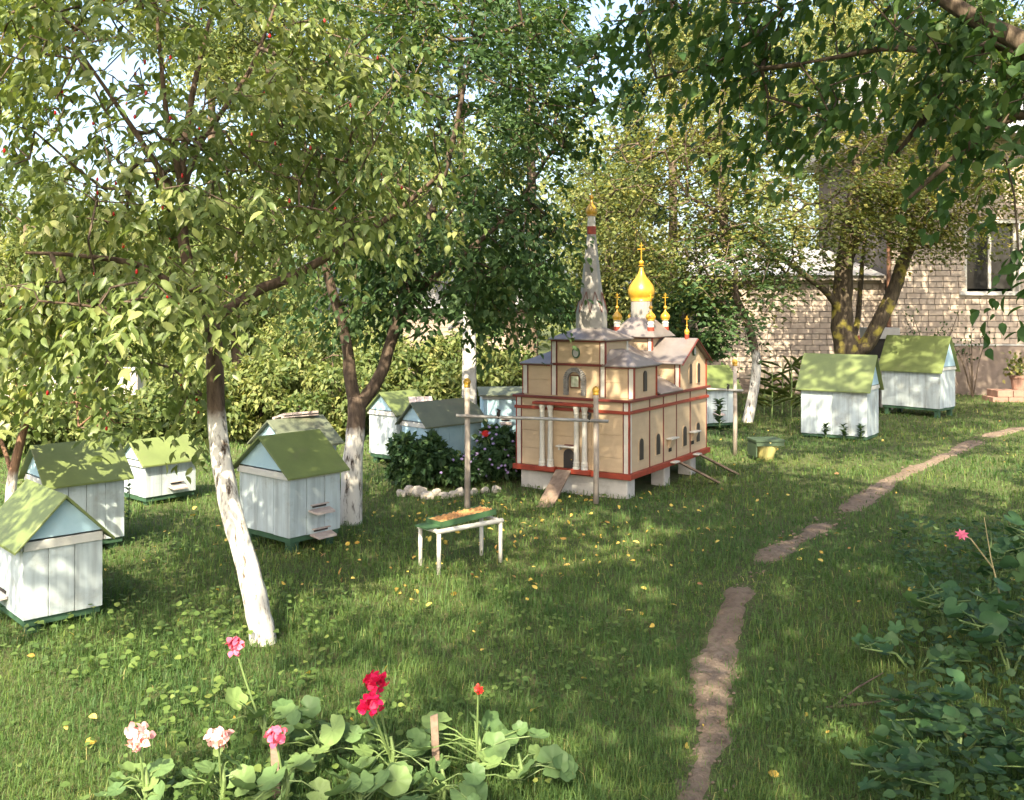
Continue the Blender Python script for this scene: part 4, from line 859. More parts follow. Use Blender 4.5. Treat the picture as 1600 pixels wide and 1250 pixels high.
T = np.concatenate([region(1330,80,4.9,270,100,.7,56), region(1520,190,4.7,90,100,.5,20), region(1100,55,5.0,170,70,.5,36), region(1540,110,4.6,100,110,.5,24), region(1230,190,5.0,90,50,.4,12), region(1590,410,4.6,25,30,.2,4), region(1250,-150,4.9,350,120,.8,70)])
def ell(c, r, n, sh=.3): d = unit(RNG.normal(size=(n, 3))); return np.array(c) + d * (sh + (1 - sh) * RNG.random((n, 1)) ** .6) * np.array(r)
T = np.concatenate([T, ell((1.4, .6, 5.2), (2.6, 2.4, .9), 360), ell((2.9, 6.0, 5.5), (2.2, 1.9, .8), 300), ell((4.6, 8.0, 5.9), (2.4, 1.9, .8), 400), ell((5.0, 2.6, 4.8), (1.8, 2.6, 1.0), 200), ell((.3, 3.4, 4.9), (1.6, 1.4, .6), 120)])  # unseen crown parts added overhead, placed to shade lawn, church and hives
tree('walnut_tree', 'large-leaved walnut tree whose dark boughs hang in from beyond the right edge', 'tree', t6, limbs, T, (M['bark'], M['bark'], M['lf_walnut']), 15, .46, .088, .5, .45, outscale=1.85, singles=300, single_key='walnut_leaf', single_mat=M['lf_walnut_o'], rmax=.03, seg=.3)
# 8 second walnut, added unseen behind the viewpoint so its canopy shades the lawn
g8 = g(.6, -3.6)
T = np.concatenate([ell((.3, -1.6, 5.2), (2.2, 2.4, .9), 430), ell((1.8, -3.4, 5.4), (2.6, 2.2, 1.0), 330), ell((-1.85, 1.5, 4.7), (.95, .9, .5), 130)])
tree('walnut_tree', 'second walnut tree added behind the viewpoint, out of view, to shade the lawn', 'tree', ([(.6, -3.6, g8 - .05), (.6, -3.5, 1.2), (.5, -3.3, 2.6), (.3, -2.9, 3.6)], [.26, .22, .2, .16]), [([(.3, -2.9, 3.6), (-.2, -1.8, 4.5), (-.8, -.6, 5.0)], [.1, .07, .03]), ([(.4, -3.1, 3.2), (1.4, -3.2, 4.4), (2.4, -3.4, 5.1)], [.1, .07, .03])], T, (M['bark'], M['bark'], M['lf_walnut']), 12, .50, .155, .5, .55, rmax=.03, seg=.3, near=False)
# 7 fruit tree added beside the camera on the left (out of frame, placed to shade the near hive)
g7 = g(-3.9, 1.3)
T = np.concatenate([ell((-2.6, 2.05, 2.85), (.66, .6, .36), 78)])
tree('fruit_tree', 'small fruit tree added left of the viewpoint, out of view, to shade the near hive', 'tree', ([(-3.95, 1.2, g7 - .05), (-3.9, 1.25, 1), (-3.6, 1.5, 1.9), (-3.2, 1.8, 2.6)], [.09, .08, .06, .03]), [], T, (M['bark'], M['bark'], M['lf_cornel']), 14, .40, .085, .55, .6, rmax=.02)

# 9 tree added right of the frame, placed to shade house and hives
g9 = g(9.4, 11.4)
tree('fruit_tree', 'tall fruit tree added beyond the right edge to shade the house', 'tree', ([(9.4, 11.4, g9 - .05), (9.3, 11.5, 1.5), (9.0, 11.6, 3.2), (8.4, 11.8, 5.0)], [.2, .17, .14, .08]), [([(9.0, 11.6, 3.2), (9.2, 11.2, 4.8), (9.4, 11.0, 6.2)], [.1, .07, .03])], np.concatenate([ell((7.9, 12.0, 6.2), (2.2, 2.0, 1.1), 330), ell((9.4, 11.2, 5.8), (2, 2, 1.4), 200)]), (M['bark'], M['bark'], M['lf_dark']), 16, .6, .13, .55, .55, near=False, rmax=.04, seg=.4)
# ---- trees and bushes further back
BG = 'trees behind the garden'; BB = 'bushes behind the hives'
LM = M['lf_bright']; LY = M['lf_yellow']; LD = M['lf_dark']
for (nm, lb, px, py, Yd, rx, ry, rY, n, mt, lf) in [
    ('garden_tree', 'bright leafy tree behind the low white wall', 40, 400, 17, 170, 160, 2.0, 19000, LM, .10),
    ('garden_tree', 'bright leafy tree behind the low hive standing apart', 370, 420, 18, 170, 150, 2.0, 19000, LM, .10),
    ('garden_tree', 'tall tree whose top meets the sky, behind the tree of the low white wall', -10, 60, 21, 110, 170, 2.0, 11000, LM, .11),
    ('garden_tree', 'tall green tree behind the upper limbs of the leaning trunk', 430, 130, 21, 150, 210, 2.0, 17000, LM, .11),
    ('garden_tree', 'broad green tree behind the forked tree and brick shed', 650, 330, 23, 190, 200, 2.4, 21000, LM, .11),
    ('garden_tree', 'tall dark-leaved tree rising behind the church spire', 830, 90, 22, 110, 200, 2.0, 13000, LD, .11),
    ('garden_tree', 'yellowing tree directly behind the church domes', 950, 380, 17.5, 150, 150, 1.8, 20000, LY, .09),
    ('garden_tree', 'tall yellowing tree between the conifer and the annex', 1130, 150, 22, 150, 200, 2.2, 17000, LY, .11),
    ('garden_tree', 'tall yellow-green tree behind the brick annex roof', 1320, 170, 23, 170, 200, 2.2, 18000, LY, .11),
    ('garden_tree', 'yellow-green tree beside the house window', 1500, 110, 15.4, 150, 150, 1.1, 15000, LY, .09),
    ('garden_tree', 'tall bright tree seen above the two-board hive, highest of the row', 330, 20, 25, 130, 150, 2.4, 14000, LM, .12),
    ('garden_tree', 'tall bright tree behind the forked tree crown', 570, 40, 26, 130, 170, 2.4, 15000, LM, .12),
    ('garden_tree', 'tall green tree left of the spire among the back row', 720, 20, 26, 130, 200, 2.4, 15000, LM, .12),
    ('garden_tree', 'tall bright tree filling the view above the low hive', 200, 420, 22, 150, 90, 2.2, 13000, LM, .11),
    ('garden_tree', 'tall yellow-green tree right of the conifer', 1050, 30, 27, 60, 130, 2.0, 9000, LY, .12),
    ('garden_tree', 'tall yellow-green tree behind the walnut boughs', 1400, 20, 27, 150, 150, 2.4, 14000, LY, .12),
    ('garden_tree', 'low green tree filling the gap between shed and church', 800, 470, 15.5, 110, 75, 1.3, 10000, LD, .09),
    ('garden_tree', 'low dark tree between church and small crooked tree', 1070, 500, 15.8, 80, 75, 1.2, 8000, LD, .09)]:
    clump_tree(nm, lb, 'tree', px, py, Yd, rx, ry, rY, n, mt, lf, BG, tr=.13, lean=2.0 if 'window' in lb else 0)
clump_tree('conifer_tree', 'dark conifer rising far behind the church between the lighter crowns', 'tree', 990, 240, 27, 50, 110, 1.0, 9000, M['lf_conifer'], .16, BG, cone=True, wr=.3)
for (lb, px, py, Yd, rx, ry, rY, n, mt) in [
    ('sunlit bush in front of the low white wall', 75, 655, 10.5, 120, 50, .9, 9000, LM), ('sunlit bush left of the low hive standing apart', 190, 660, 11.0, 90, 60, .8, 8000, LM),
    ('sunlit bush right behind the low hive standing apart', 290, 640, 11.5, 100, 75, .8, 9500, LM), ('sunlit bush behind the two-board hive', 410, 630, 11.5, 100, 75, .8, 9500, LM),
    ('sunlit bush left of the light green hive roof', 520, 625, 11.5, 90, 70, .8, 9000, LM), ('sunlit bush behind the light green hive roof', 620, 590, 12.5, 90, 60, .8, 8500, LM),
    ('sunlit bush left of the concrete post', 700, 605, 12.0, 60, 45, .6, 6000, LM), ('sunlit bush hiding the foot of the brick shed', 715, 560, 14.5, 75, 42, .7, 7000, LM), ('sunlit bush right of the concrete post', 790, 590, 12.5, 65, 50, .6, 6500, LM),
    ('tall sunlit bush under the sky gap', 160, 540, 16, 170, 60, 1.2, 10000, LM), ('tall sunlit bush between shed and bright tree', 520, 540, 16, 150, 60, 1.2, 10000, LM), ]:
    clump_tree('garden_bush', lb, 'bush', px, py, Yd, rx, ry, rY, n * 3 // 4, mt, .085, BB, tr=.025, clumps=40)
# far wood closing the view
nW = 60000; a = RNG.random(nW); Xw = RNG.uniform(-40, 40, nW); Yw = 36 + RNG.uniform(0, 10, nW); hw = 12 + 2.5 * np.sin(Xw * .35) + 1.6 * np.sin(Xw * .9 + 1)
hw = np.where((Xw > -22) & (Xw < -12), hw * .45, hw); hw = np.where((Xw > 2.4) & (Xw < 7), hw * .75, hw)
Zw = -1.5 + (hw + 1.5) * a ** .9; Pw = np.stack([Xw, Yw, Zw], 1); Dw = RNG.normal(size=(nW, 3)); Dw[:, 2] -= .5; Nw = RNG.normal(0, .5, (nW, 3)) + np.array([0, -.4, .8])
cl = np.clip(.45 + .25 * np.sin(Xw * 1.3 + Zw * 1.1) + RNG.normal(0, .18, nW), 0, 1); V, Fc, tt = leaf_geo(Pw, Dw, Nw, .32, .6, cl, False)
tag(link('far_woodland', npmesh('far_woodland', V, Fc, tt), LM), 'far green woodland closing the view behind the garden', 'woodland', kind='stuff')

# ================================================================== GRASS, GROUND COVER, FALLEN LEAVES
HIVE_SPOTS = [(o.location.x, o.location.y, .3) for o in bpy.data.objects if o.name.startswith('beehive')] 
def church_mask(x, y):
    dx, dy = x - FC.x, y - FC.y; lx = dx * .848 - dy * .53; ly = dx * .53 + dy * .848
    return (np.abs(lx) < .5) & (ly > .02) & (ly < 1.74)
def scatter(n, y0, y1, power, rng=RNG):
    """points over the lawn, thinning out with distance"""
    u = rng.random(n); e = 1 - power; y = (y0 ** e + u * (y1 ** e - y0 ** e)) ** (1 / e); x = rng.uniform(-1, 1, n) * (.60 * y + 1.3); return x, y
def blades(n, y0, y1, power, hmin, hmax, wd, name):
    x, y = scatter(n, y0, y1, power); pd = path_dist(x, y); cl = vnoise(x, y, 2.6, 1.7) * .5 + .5; fine = vnoise(x, y, 9, .4) * .5 + .5
    edge = .050 + .0025 * y + .05 * vnoise(x, y, 8, 3); patch = vnoise(x, y, 2.3, 5.1)
    keep = (RNG.random(n) < np.clip((pd - edge * np.clip(.85 - 1.9 * patch, -1.2, .85)) / .05, .13, 1)) & ~church_mask(x, y)
    keep &= RNG.random(n) < .55 + .45 * fine
    x, y, cl, pd = x[keep], y[keep], cl[keep], pd[keep]; n = len(x)
    h = (hmin + (hmax - hmin) * RNG.random(n) ** 1.6 * (.45 + .75 * cl)) * np.clip(.6 + pd * 2.2, .6, 1); far = np.clip(y / 4.5, .8, 3.2); wv = wd * far * RNG.uniform(.7, 1.3, n)
    a = RNG.uniform(0, 2 * np.pi, n); bend = RNG.uniform(.2, 1.5, n); dx, dy = np.cos(a), np.sin(a); sx, sy = -dy, dx; z = G(x, y) - .006
    B = np.stack([x, y, z], 1); Sv = np.stack([sx, sy, np.zeros(n)], 1); Dv = np.stack([dx, dy, np.zeros(n)], 1); U = np.array([0, 0, 1.])
    m = B + U * (h * .58)[:, None] + Dv * (h * bend * .22)[:, None]; t = B + U * (h * (1 - .36 * bend))[:, None] + Dv * (h * bend * .75)[:, None]
    V = np.stack([B - Sv * (wv / 2)[:, None], B + Sv * (wv / 2)[:, None], m - Sv * (wv * .42)[:, None], m + Sv * (wv * .42)[:, None], t], 1).reshape(-1, 3)
    f = np.array([(0, 1, 2), (1, 3, 2), (2, 3, 4)]); Fc = (f[None] + (np.arange(n) * 5)[:, None, None]).reshape(-1, 3)
    tint = np.clip(.42 + .25 * vnoise(x, y, 1.1, 2.2) + .12 * vnoise(x, y, 6, .7) + RNG.normal(0, .15, n) + (RNG.random(n) < .025) * .5, 0, 1)
    me = npmesh(name, V, Fc, np.repeat(tint, 5)); return me
tag(link('lawn_grass', blades(520000, 2.2, 19, 1.8, .022, .105, .0031, 'lawn_grass'), M['grass']), 'green lawn grass covering the garden', 'grass', kind='stuff')
# clover and small weeds in the lawn
def cover(n, y0, y1, power, size, where, name, hmax=.07):
    x, y = scatter(n, y0, y1, power); k = where(x, y) & (path_dist(x, y) > .2) & ~church_mask(x, y); x, y = x[k], y[k]; n = len(x); h = RNG.uniform(.015, hmax, n)
    Pp = np.stack([x, y, G(x, y) + h], 1); Dd = RNG.normal(size=(n, 3)); Dd[:, 2] = RNG.uniform(-.2, .25, n); Nn = RNG.normal(0, .3, (n, 3)) + np.array([0, -.15, 1])
    tint = np.clip(.4 + .2 * vnoise(x, y, 3, 1) + RNG.normal(0, .18, n), 0, 1); return leaf_geo(Pp, Dd, Nn, size * RNG.uniform(.6, 1.3, n) * np.clip(y / 6, .9, 1.6), .85, tint, True)
V, Fc, tt = cover(17000, 2.3, 12, 1.9, .027, lambda x, y: (vnoise(x, y, 1.5, 4.2) > .25) | (RNG.random(len(x)) < .10), 'c', .055)
tag(link('lawn_clover', npmesh('lawn_clover', V, Fc, tt), M['lf_cover']), 'low clover and broad weeds growing in the lawn', 'ground cover', kind='stuff')
V, Fc, tt = cover(9500, 2.3, 5.2, 1.2, .034, lambda x, y: ((x < -.35 - .1 * y) & (vnoise(x, y, 2.1, 8) > -.2)), 'c', .09)
tag(link('strawberry_patch', npmesh('strawberry_patch', V, Fc, tt), M['lf_cover']), 'leafy low strawberry-like ground cover round the foot of the leaning trunk', 'ground cover', kind='stuff')
V, Fc, tt = cover(16000, 2.6, 6.5, 1.3, .045, lambda x, y: (x > .40 * y + .12 * vnoise(x, y, 2.4, 2)) & (vnoise(x, y, 2.9, 6) > -.55), 'c', .20)
tag(link('bramble_patch', npmesh('bramble_patch', V, Fc, tt), M['lf_shrub']), 'dark tangled ground cover along the right edge of the lawn', 'ground cover', kind='stuff')
n = 6500; x, y = scatter(n, 2.6, 13, 1.2); dens = np.exp(-(((x - .1) / 1.5) ** 2 + ((y - 6.9) / 1.2) ** 2)) + .035 + .35 * np.exp(-(((x - 3.2) / 1.2) ** 2 + ((y - 12.5) / 1.5) ** 2)); k = (RNG.random(n) < dens) & ~church_mask(x, y); x, y = x[k], y[k]; n = len(x)
Pp = np.stack([x, y, G(x, y) + RNG.uniform(.008, .05, n) * np.where(path_dist(x, y) < .15, .2, 1)], 1); Dd = RNG.normal(size=(n, 3)); Dd[:, 2] *= .45; Nn = RNG.normal(0, .6, (n, 3)) + np.array([0, -.2, 1])
V, Fc, tt = leaf_geo(Pp, Dd, Nn, .036 * RNG.uniform(.45, 1.3, n), .6, RNG.random(n), True); tag(link('fallen_leaves', npmesh('fallen_leaves', V, Fc, tt), M['litter']), 'yellow fallen leaves scattered over the grass', 'leaf litter', kind='stuff')

# pebbles and crumbs of soil on the path
pb = MB()
for k in range(300):
    q = PATHN[random.randrange(len(PATHN))]; x_, y_ = q[0] + random.gauss(0, .04), q[1] + random.gauss(0, .12); r0 = random.uniform(.002, .009) * (1 if y_ < 6 else 1.6)
    pb.lathe([(r0 * .5, -r0 * .3), (r0, r0 * .1), (r0 * .8, r0 * .5), (r0 * .25, r0 * .75)], 6, (x_, y_, g(x_, y_) + .010), random.random())
tag(pb.build('path_pebbles', M['dirt']), 'small pebbles and crumbs of soil strewn on the dirt path', 'pebbles', kind='stuff')

# ================================================================== FLOWER SHRUBS, EDGING STONES
def blossoms(root, name, mat, pts, r, org, npet=9):
    Pq = []; Dq = []; Nq = []
    for p in pts:
        a = RNG.random() * 6.28 + np.arange(npet) * 2 * np.pi / npet; nn = unit(np.array([RNG.normal(0, .3), -.6, .7])[None])[0]; u = unit(np.cross(nn, [1, 0, .1])[None])[0]; v = np.cross(nn, u)
        for t in a: Pq.append(p); Dq.append(u * math.cos(t) + v * math.sin(t) + nn * .15); Nq.append(nn)
    Pq = np.array(Pq) - org; V, Fc, tt = leaf_geo(Pq, np.array(Dq), np.array(Nq), r, .5, RNG.random(len(Pq)), False); o = link(name, npmesh(name, V, Fc, tt), mat, root); o['kind'] = 'stuff'; return o
SH = [('dark leafy peony shrub at the left end of the flower bed', 652, 720, 8.35, 50, 47, .30, 4600, 0), ('dark leafy shrub behind the front rail post in the flower bed', 712, 738, 8.3, 38, 30, .24, 2600, 1), ('dark leafy shrub with lilac asters beside the church wall', 782, 712, 8.55, 42, 58, .30, 4600, 2)]
for (lb, px, py, Yd, rx, ry, rY, n, kd) in SH:
    r = clump_tree('flower_shrub', lb, 'shrub', px, py, Yd, rx, ry, rY, n, M['lf_shrub'], .072, 'shrubs in the stone-edged flower bed', tr=.012, clumps=34, wr=.6); c0 = np.array(at(px, py, Yd)); rr = np.array([rx / F * Yd, rY, ry / F * Yd])
    if kd:
        q = unit(RNG.normal(size=(70, 3))); q[:, 1] = -np.abs(q[:, 1]); pts = c0 + q * rr * .98; pts = pts[(pts[:, 2] > .08) & (pts[:, 2] < .5)]; blossoms(r, 'aster_blossom', M['lilac'], pts[:(18 if kd == 1 else 44)], .016, np.array(r.location))
    if kd == 2:
        dp = np.array([at(757, 676, 8.4)] * 3) + RNG.normal(0, .015, (3, 3)); blossoms(r, 'dahlia_blossom', M['redpetal'], dp, .035, np.array(r.location), 14); MB().tube([Vector(dp[0]) - r.location, Vector((0, -.05, .1))], .005, 6).build('stem', M['stem'], r)
import bmesh
def rock(loc, s, mat):
    bm = bmesh.new(); bmesh.ops.create_icosphere(bm, subdivisions=2, radius=1)
    for v in bm.verts: v.co *= 1 + .22 * math.sin(v.co.x * 3.1 + loc[0] * 9) * math.cos(v.co.y * 2.7 + loc[1] * 5) + random.uniform(-.06, .06)
    me = bpy.data.meshes.new('edging_stone'); bm.to_mesh(me); bm.free(); o = link('edging_stone', me, mat); o.location = loc; o.scale = s; o.rotation_euler = (0, 0, random.random() * 3); return o
for k, (px, py, sz) in enumerate([(626,766,.05),(640,763,.07),(655,765,.075),(668,769,.06),(681,764,.055),(694,768,.05),(706,766,.05),(718,764,.06),(741,764,.05),(758,762,.045),(775,762,.05)]):
    Yd = CAMH * F / (py + 8 - HZ); p = at(px, py, Yd); tag(rock((p.x, Yd, g(p.x, Yd) + sz * .3), (sz, sz * .7, sz * .75), M['edging']), 'pale rough stone edging the flower bed beside the front rail', 'stone', 'edging stones of the flower bed')

# ================================================================== FOREGROUND GERANIUMS
def lobed(name, mat, lobes, cup, depth=.12, n=30):
    v = [(0, 0, 0)]; 
    for ring, rr in ((1, .55), (2, 1.)):
        for k in range(n):
            t = 2 * math.pi * k / n; notch = 1 - .75 * math.exp(-((t - math.pi) / .22) ** 2)
            rad = rr * (1 - depth * (ring == 2) * (.5 - .5 * math.cos(lobes * t))) * (notch if ring == 2 else 1 - .6 * (1 - notch)); v.append((rad * math.cos(t), rad * math.sin(t), cup * rr * rr + .05 * math.cos(lobes * t) * rr))
    f = [(0, 1 + k, 1 + (k + 1) % n) for k in range(n)]; fq = []
    for k in range(n): a, b = 1 + k, 1 + (k + 1) % n; f += [(a, a + n, b + n), (a, b + n, b)]
    me = npmesh(name, np.array(v), np.array(f)); me.polygons.foreach_set('use_smooth', [True] * len(me.polygons)); me.materials.append(mat); return me
GL = [lobed('leaf', M['lf_geran'], 7, .16), lobed('leaf', M['lf_geran'], 6, .28, .16), lobed('leaf', M['lf_geran'], 7, .05, .1)]
def place_leaf(me, parent, base, tip, size, name='leaf', stem=None):
    """petiole from base to tip and a blade on top of it"""
    o = bpy.data.objects.new(name, me); COL.objects.link(o); o.parent = parent; o.location = tip
    d = Vector(tip) - Vector(base); o.rotation_euler = (random.gauss(.35, .35), random.gauss(0, .35), math.atan2(d.y, d.x) + random.gauss(0, .4)); o.scale = (size,) * 3; return o
def flower_head(parent, p, r, mat, n=46):
    d = unit(RNG.normal(size=(n, 3))); d[:, 2] = d[:, 2] * .8 + .15; d = unit(d); Pp = np.array(p) + d * r * RNG.uniform(.45, .85, (n, 1)); D = d * .35 + RNG.normal(0, .7, (n, 3)); V, Fc, tt = leaf_geo(Pp, D, d, r * .75, .95, RNG.random(n), True)
    return link('flower_head', npmesh('flower_head', V, Fc, tt), mat, parent)
def geranium(label, px, py, Yd, nl, spread, hgt, flowers, size=.046):
    c0 = at(px, py, Yd); z = g(c0.x, Yd); r = empty('geranium_plant', (c0.x, Yd, z)); tag(r, label, 'geranium', 'geraniums in the near flower bed'); st = MB()
    st.tube([(0, 0, -.03), (.01, 0, hgt * .5), (0, .01, hgt * .75)], [.008, .007, .005], 7)
    for k in range(nl):
        a = random.random() * 6.283; q = spread * random.random() ** .6; tip = Vector((q * math.cos(a), q * math.sin(a) * .8, hgt * random.uniform(.45, 1.05) * (1 - .35 * q / spread))); b = Vector((0, 0, hgt * random.uniform(.15, .6)))
        st.tube([b, (b + tip) / 2 + Vector((0, 0, .015)), tip], .0022, 5, cap=False); place_leaf(random.choice(GL), r, b, tip, size * random.uniform(.6, 1.2))
    for (fx, fy, fY, fr, mt) in flowers:
        p = at(fx, fy, fY) - Vector((c0.x, Yd, z)); st.tube([(0, 0, hgt * .4), Vector((p.x * .6, p.y * .6, (hgt * .4 + p.z) / 2 + .02)), p], [.004, .0035, .003], 6); flower_head(r, p, fr, M[mt])
    st.build('stem', M['stem'], r)
geranium('geranium with a single bright pink head near the foot of the leaning trunk', 410, 1090, 3.35, 11, .20, .18, [(367, 1010, 3.35, .030, 'pink')])
geranium('broad-leaved geranium without bloom beside the short broken stake', 500, 1120, 3.2, 13, .20, .18, [])
geranium('geranium with two crimson heads one above the other', 610, 1130, 3.15, 14, .20, .19, [(587, 1066, 3.12, .036, 'crimson'), (580, 1103, 3.05, .034, 'crimson')])
geranium('geranium with one tiny red bud beside the taller stake', 745, 1120, 3.2, 15, .22, .19, [(747, 1078, 3.15, .014, 'redpetal')])
geranium('geranium with a pale pink and white head next to the bright sunny weeds', 225, 1190, 2.95, 8, .13, .18, [(216, 1150, 2.92, .036, 'palepink')])
geranium('geranium with a paler pink head next to the single bright pink one', 345, 1195, 2.95, 8, .13, .18, [(341, 1153, 2.92, .034, 'palepink')])
geranium('geranium with a rose pink head right by the short broken stake', 445, 1200, 2.92, 9, .15, .18, [(430, 1150, 2.9, .030, 'pink')])
geranium('leafy geranium without bloom between the crimson heads and the taller stake', 690, 1200, 2.95, 13, .20, .17, []); geranium('leafy geranium without bloom right of the taller stake', 810, 1160, 3.05, 10, .17, .17, []); geranium('leafy geranium without bloom in front of the crimson heads', 560, 1215, 2.9, 11, .18, .15, [])
for (lb, px, py, Yd, w_) in (('short broken wooden stake among the geraniums', 434, 1137, 3.0, .012), ('taller wooden stake standing askew among the geraniums', 684, 1118, 3.15, .012)):
    p = at(px, py, Yd); z = g(p.x, Yd); o = MB().poly([(-w_, -.008, -.05), (w_, -.008, -.05), (w_, .008, -.05), (-w_, .008, -.05), (-w_ - .012, -.008, p.z - z), (w_ - .012, -.008, p.z - z + .008), (w_ - .012, .008, p.z - z + .004), (-w_ - .012, .008, p.z - z - .004)], [(0, 3, 2, 1), (4, 5, 6, 7), (0, 1, 5, 4), (1, 2, 6, 5), (2, 3, 7, 6), (3, 0, 4, 7)]).build('wooden_stake', M['plank']); o.location = (p.x, Yd, z); tag(o, lb, 'stake')

# ================================================================== WEEDS ON THE RIGHT
WL = [lobed('leaf', M['lf_weed'], 5, .1, .3), lobed('leaf', M['lf_weed'], 3, .18, .22)]
def weed(label, x, y, nl, spread, hgt, size):
    z = g(x, y); r = empty('broadleaf_weed', (x, y, z)); tag(r, label, 'weed', 'broad-leaved weeds at the right edge'); st = MB()
    for s in range(5):
        a = random.random() * 6.283; e = Vector((spread * .8 * math.cos(a), spread * .8 * math.sin(a), hgt * random.uniform(.6, 1))); m_ = Vector((e.x * .35, e.y * .35, e.z * .8)); st.tube([(0, 0, -.02), m_, e], [.006, .005, .003], 6)
        for k in range(nl // 5):
            t = random.uniform(.3, 1); b = (m_ * 2 * t * (1 - t) + e * t * t); tip = b + Vector((random.gauss(0, .06), random.gauss(0, .06), random.uniform(-.01, .06))); st.tube([b, tip], .0018, 4, cap=False); place_leaf(random.choice(WL), r, b, tip, size * random.uniform(.6, 1.25))
    st.build('stem', M['stem'], r)
for (lb, px, py, nl, sp, h, sz) in [('tall broad-leaved weed beside the pink flower', 1545, 900, 45, .30, .34, .048), ('dense dark weed below the pink flower', 1480, 960, 40, .30, .26, .044), ('dense dark weed near the large yellow fallen leaf', 1580, 1020, 45, .30, .30, .048),
        ('low broad-leaved weed by the fallen twig', 1500, 1140, 40, .22, .16, .038), ('low broad-leaved weed growing at the lowest right bed corner', 1600, 1190, 45, .26, .2, .042), ('spreading weed between path and twig', 1430, 1010, 25, .28, .12, .04), ('tall weed at the outer edge of the bed above the others', 1640, 870, 40, .35, .42, .052), ('low spreading weed at the end of the fallen twig', 1410, 1200, 30, .22, .12, .04)]:
    Yd = CAMH * F / (py + 40 - HZ); weed(lb, at(px, py, Yd).x, Yd, nl, sp, h, sz)
# cosmos
Yd = 4.3; p = at(1503, 836, Yd); b = at(1585, 960, 4.35); z = g(b.x, 4.35); cs = empty('cosmos_flower', (b.x, 4.35, z)); tag(cs, 'pink cosmos flower on a thin leaning stalk above the weeds', 'flower'); q = Vector((p.x - b.x, p.y - 4.35, p.z - z))
MB().tube([(0, 0, -.03), (q.x * .4, q.y * .4, q.z * .7), (q.x * .85, q.y, q.z * .97), q], [.004, .0035, .003, .002], 6).build('stem', M['dry_stem'], cs); MB().tube([(0, 0, -.03), (q.x * .5, q.y, q.z * .8), (q.x * .62, q.y, q.z * 1.15)], [.003, .003, .0015], 6).build('stem', M['dry_stem'], cs)
blossoms(cs, 'blossom', M['pink'], [np.array(q + cs.location)], .032, np.array(cs.location), 8)
# fallen twig
tw = MB().tube([at(1290, 1110, 3.72), at(1360, 1102, 3.74), at(1440, 1092, 3.8), at(1480, 1088, 3.8)], [.006, .006, .005, .003], 6).tube([at(1300, 1110, 3.72), at(1340, 1078, 3.85), at(1380, 1055, 3.95)], [.004, .004, .002], 6)
o = tw.build('fallen_twig', M['bark']); o.location.z = .01; tag(o, 'thin dry forked twig lying in the grass below the weeds', 'twig')

# ================================================================== SMALL PLANTS
def strap_plant(name, label, x, y, hgt, nl, mat, wr=.09, group=None, ll=.55, sr=1.):
    z = g(x, y); r = empty(name, (x, y, z)); tag(r, label, 'plant', group); MB().tube([(0, 0, -.03), (.01, 0, hgt * .6), (0, 0, hgt)], [.012 * sr, .009 * sr, .004 * sr], 6).build('stem', M['stem'], r)
    h = RNG.uniform(.1, .95, nl) * hgt; a = RNG.random(nl) * 6.28; Pp = np.stack([np.zeros(nl), np.zeros(nl), h], 1); D = np.stack([np.cos(a), np.sin(a), RNG.uniform(.2, .9, nl)], 1); V, Fc, tt = leaf_geo(Pp, D, np.tile([0, 0, 1.], (nl, 1)), hgt * ll, wr, RNG.random(nl) * .6, True)
    link('foliage', npmesh('foliage', V, Fc, tt), mat, r); return r
for k, (px, Yd, h) in enumerate([(1206, 13.4, .75), (1222, 13.8, .8), (1236, 13.4, .85), (1252, 13.9, .8), (1266, 13.5, .7), (1194, 13.9, .65)]): strap_plant('maize_plant', 'maize-like plant with strap leaves in front of the sunlit annex wall', at(px, 600, Yd).x, Yd, h, 13, M['lf_bright'], .07, group='strap-leaved plants by the annex')
strap_plant('sapling', 'thin sapling with small leaves on the lawn by the low hive', at(200, 830, 6.6).x, 6.6, .46, 34, M['lf_dark'], .5, ll=.085, sr=.4)
strap_plant('seedling', 'dark leafy plant growing against the white hive behind the church', at(1124, 680, 11.5).x, 11.5, .45, 44, M['lf_shrub'], .6, ll=.22, sr=.6)
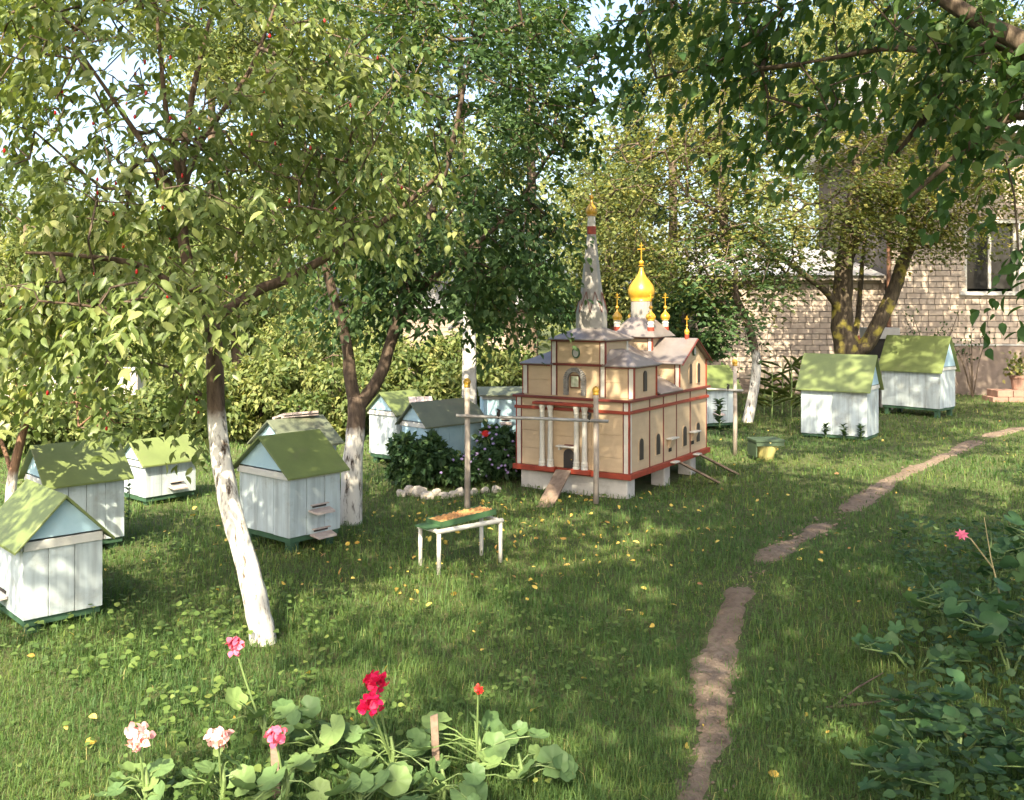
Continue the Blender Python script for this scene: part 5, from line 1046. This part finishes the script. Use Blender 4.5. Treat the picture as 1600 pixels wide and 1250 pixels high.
def twiggy(label, x, y, hgt, n, mat):
    z = g(x, y); r = empty('rose_bush', (x, y, z)); tag(r, label, 'bush'); st = MB(); tips = []
    for k in range(n):
        a = random.random() * 6.28; e = Vector((.35 * hgt * math.cos(a), .25 * hgt * math.sin(a), hgt * random.uniform(.6, 1))); m_ = Vector((e.x * .4, e.y * .4, e.z * .55)); st.tube([(0, 0, -.03), m_, e], [.012, .009, .004], 5); tips += [tuple(e), tuple(m_ * .4 + e * .6)]
    st.build('stem', M['bark'], r); tp = np.array(tips).repeat(9, 0) + RNG.normal(0, .07, (len(tips) * 9, 3)); V, Fc, tt = leaf_geo(tp, RNG.normal(size=tp.shape), RNG.normal(0, .4, tp.shape) + np.array([0, 0, 1]), .06, .6, RNG.random(len(tp)) * .7, True); link('foliage', npmesh('foliage', V, Fc, tt), mat, r)
twiggy('sparse twiggy rose bush against the house plinth', at(1520, 600, 16.6).x, 16.6, 1.3, 6, M['lf_dark']); twiggy('small sparse rose bush near the raised white hive', at(1462, 600, 16.5).x, 16.5, 1.5, 4, M['lf_dark'])
for k, (px, Yd) in enumerate([(1290, 11.15), (1318, 11.2), (1345, 11.15)]): strap_plant('nettle_plant', 'small nettle at the foot of the wide white hive', at(px, 690, Yd).x, Yd, .2, 30, M['lf_shrub'], .5, 'nettles at the hive foot', ll=.35, sr=.4)
x, y = at(1592, 610, 15.9).x, 15.9; fp = empty('flower_pot', (x, y, g(x, y))); tag(fp, 'terracotta pot with leafy plant on a brick step by the house', 'flower pot')
MB().lathe([(.10, .20), (.13, .38), (.145, .39), (.145, .43), (.12, .431)], 18).build('bowl', M['redbrick'], fp, smooth=False); q = RNG.normal(0, .1, (160, 3)) * np.array([1, 1, 1.1]) + np.array([0, 0, .58]); V, Fc, tt = leaf_geo(q, RNG.normal(size=q.shape), RNG.normal(0, .4, q.shape) + np.array([0, 0, 1]), .08, .6, RNG.random(160), True); link('foliage', npmesh('foliage', V, Fc, tt), M['lf_bright'], fp)
stp = empty('brick_step', (x - .1, y, g(x, y))); tag(stp, 'low dull red brick step under the terracotta pot', 'step')
for rw in range(2):
    for k in range(4):
        for q in range(2): bx('brick', M['redbrick'], stp, -.42 + .262 * k + .08 * rw, -.17 + .262 * k + .08 * rw, -.18 + .19 * q, .0 + .19 * q, -.02 + .11 * rw, .085 + .11 * rw, bevel=.004)
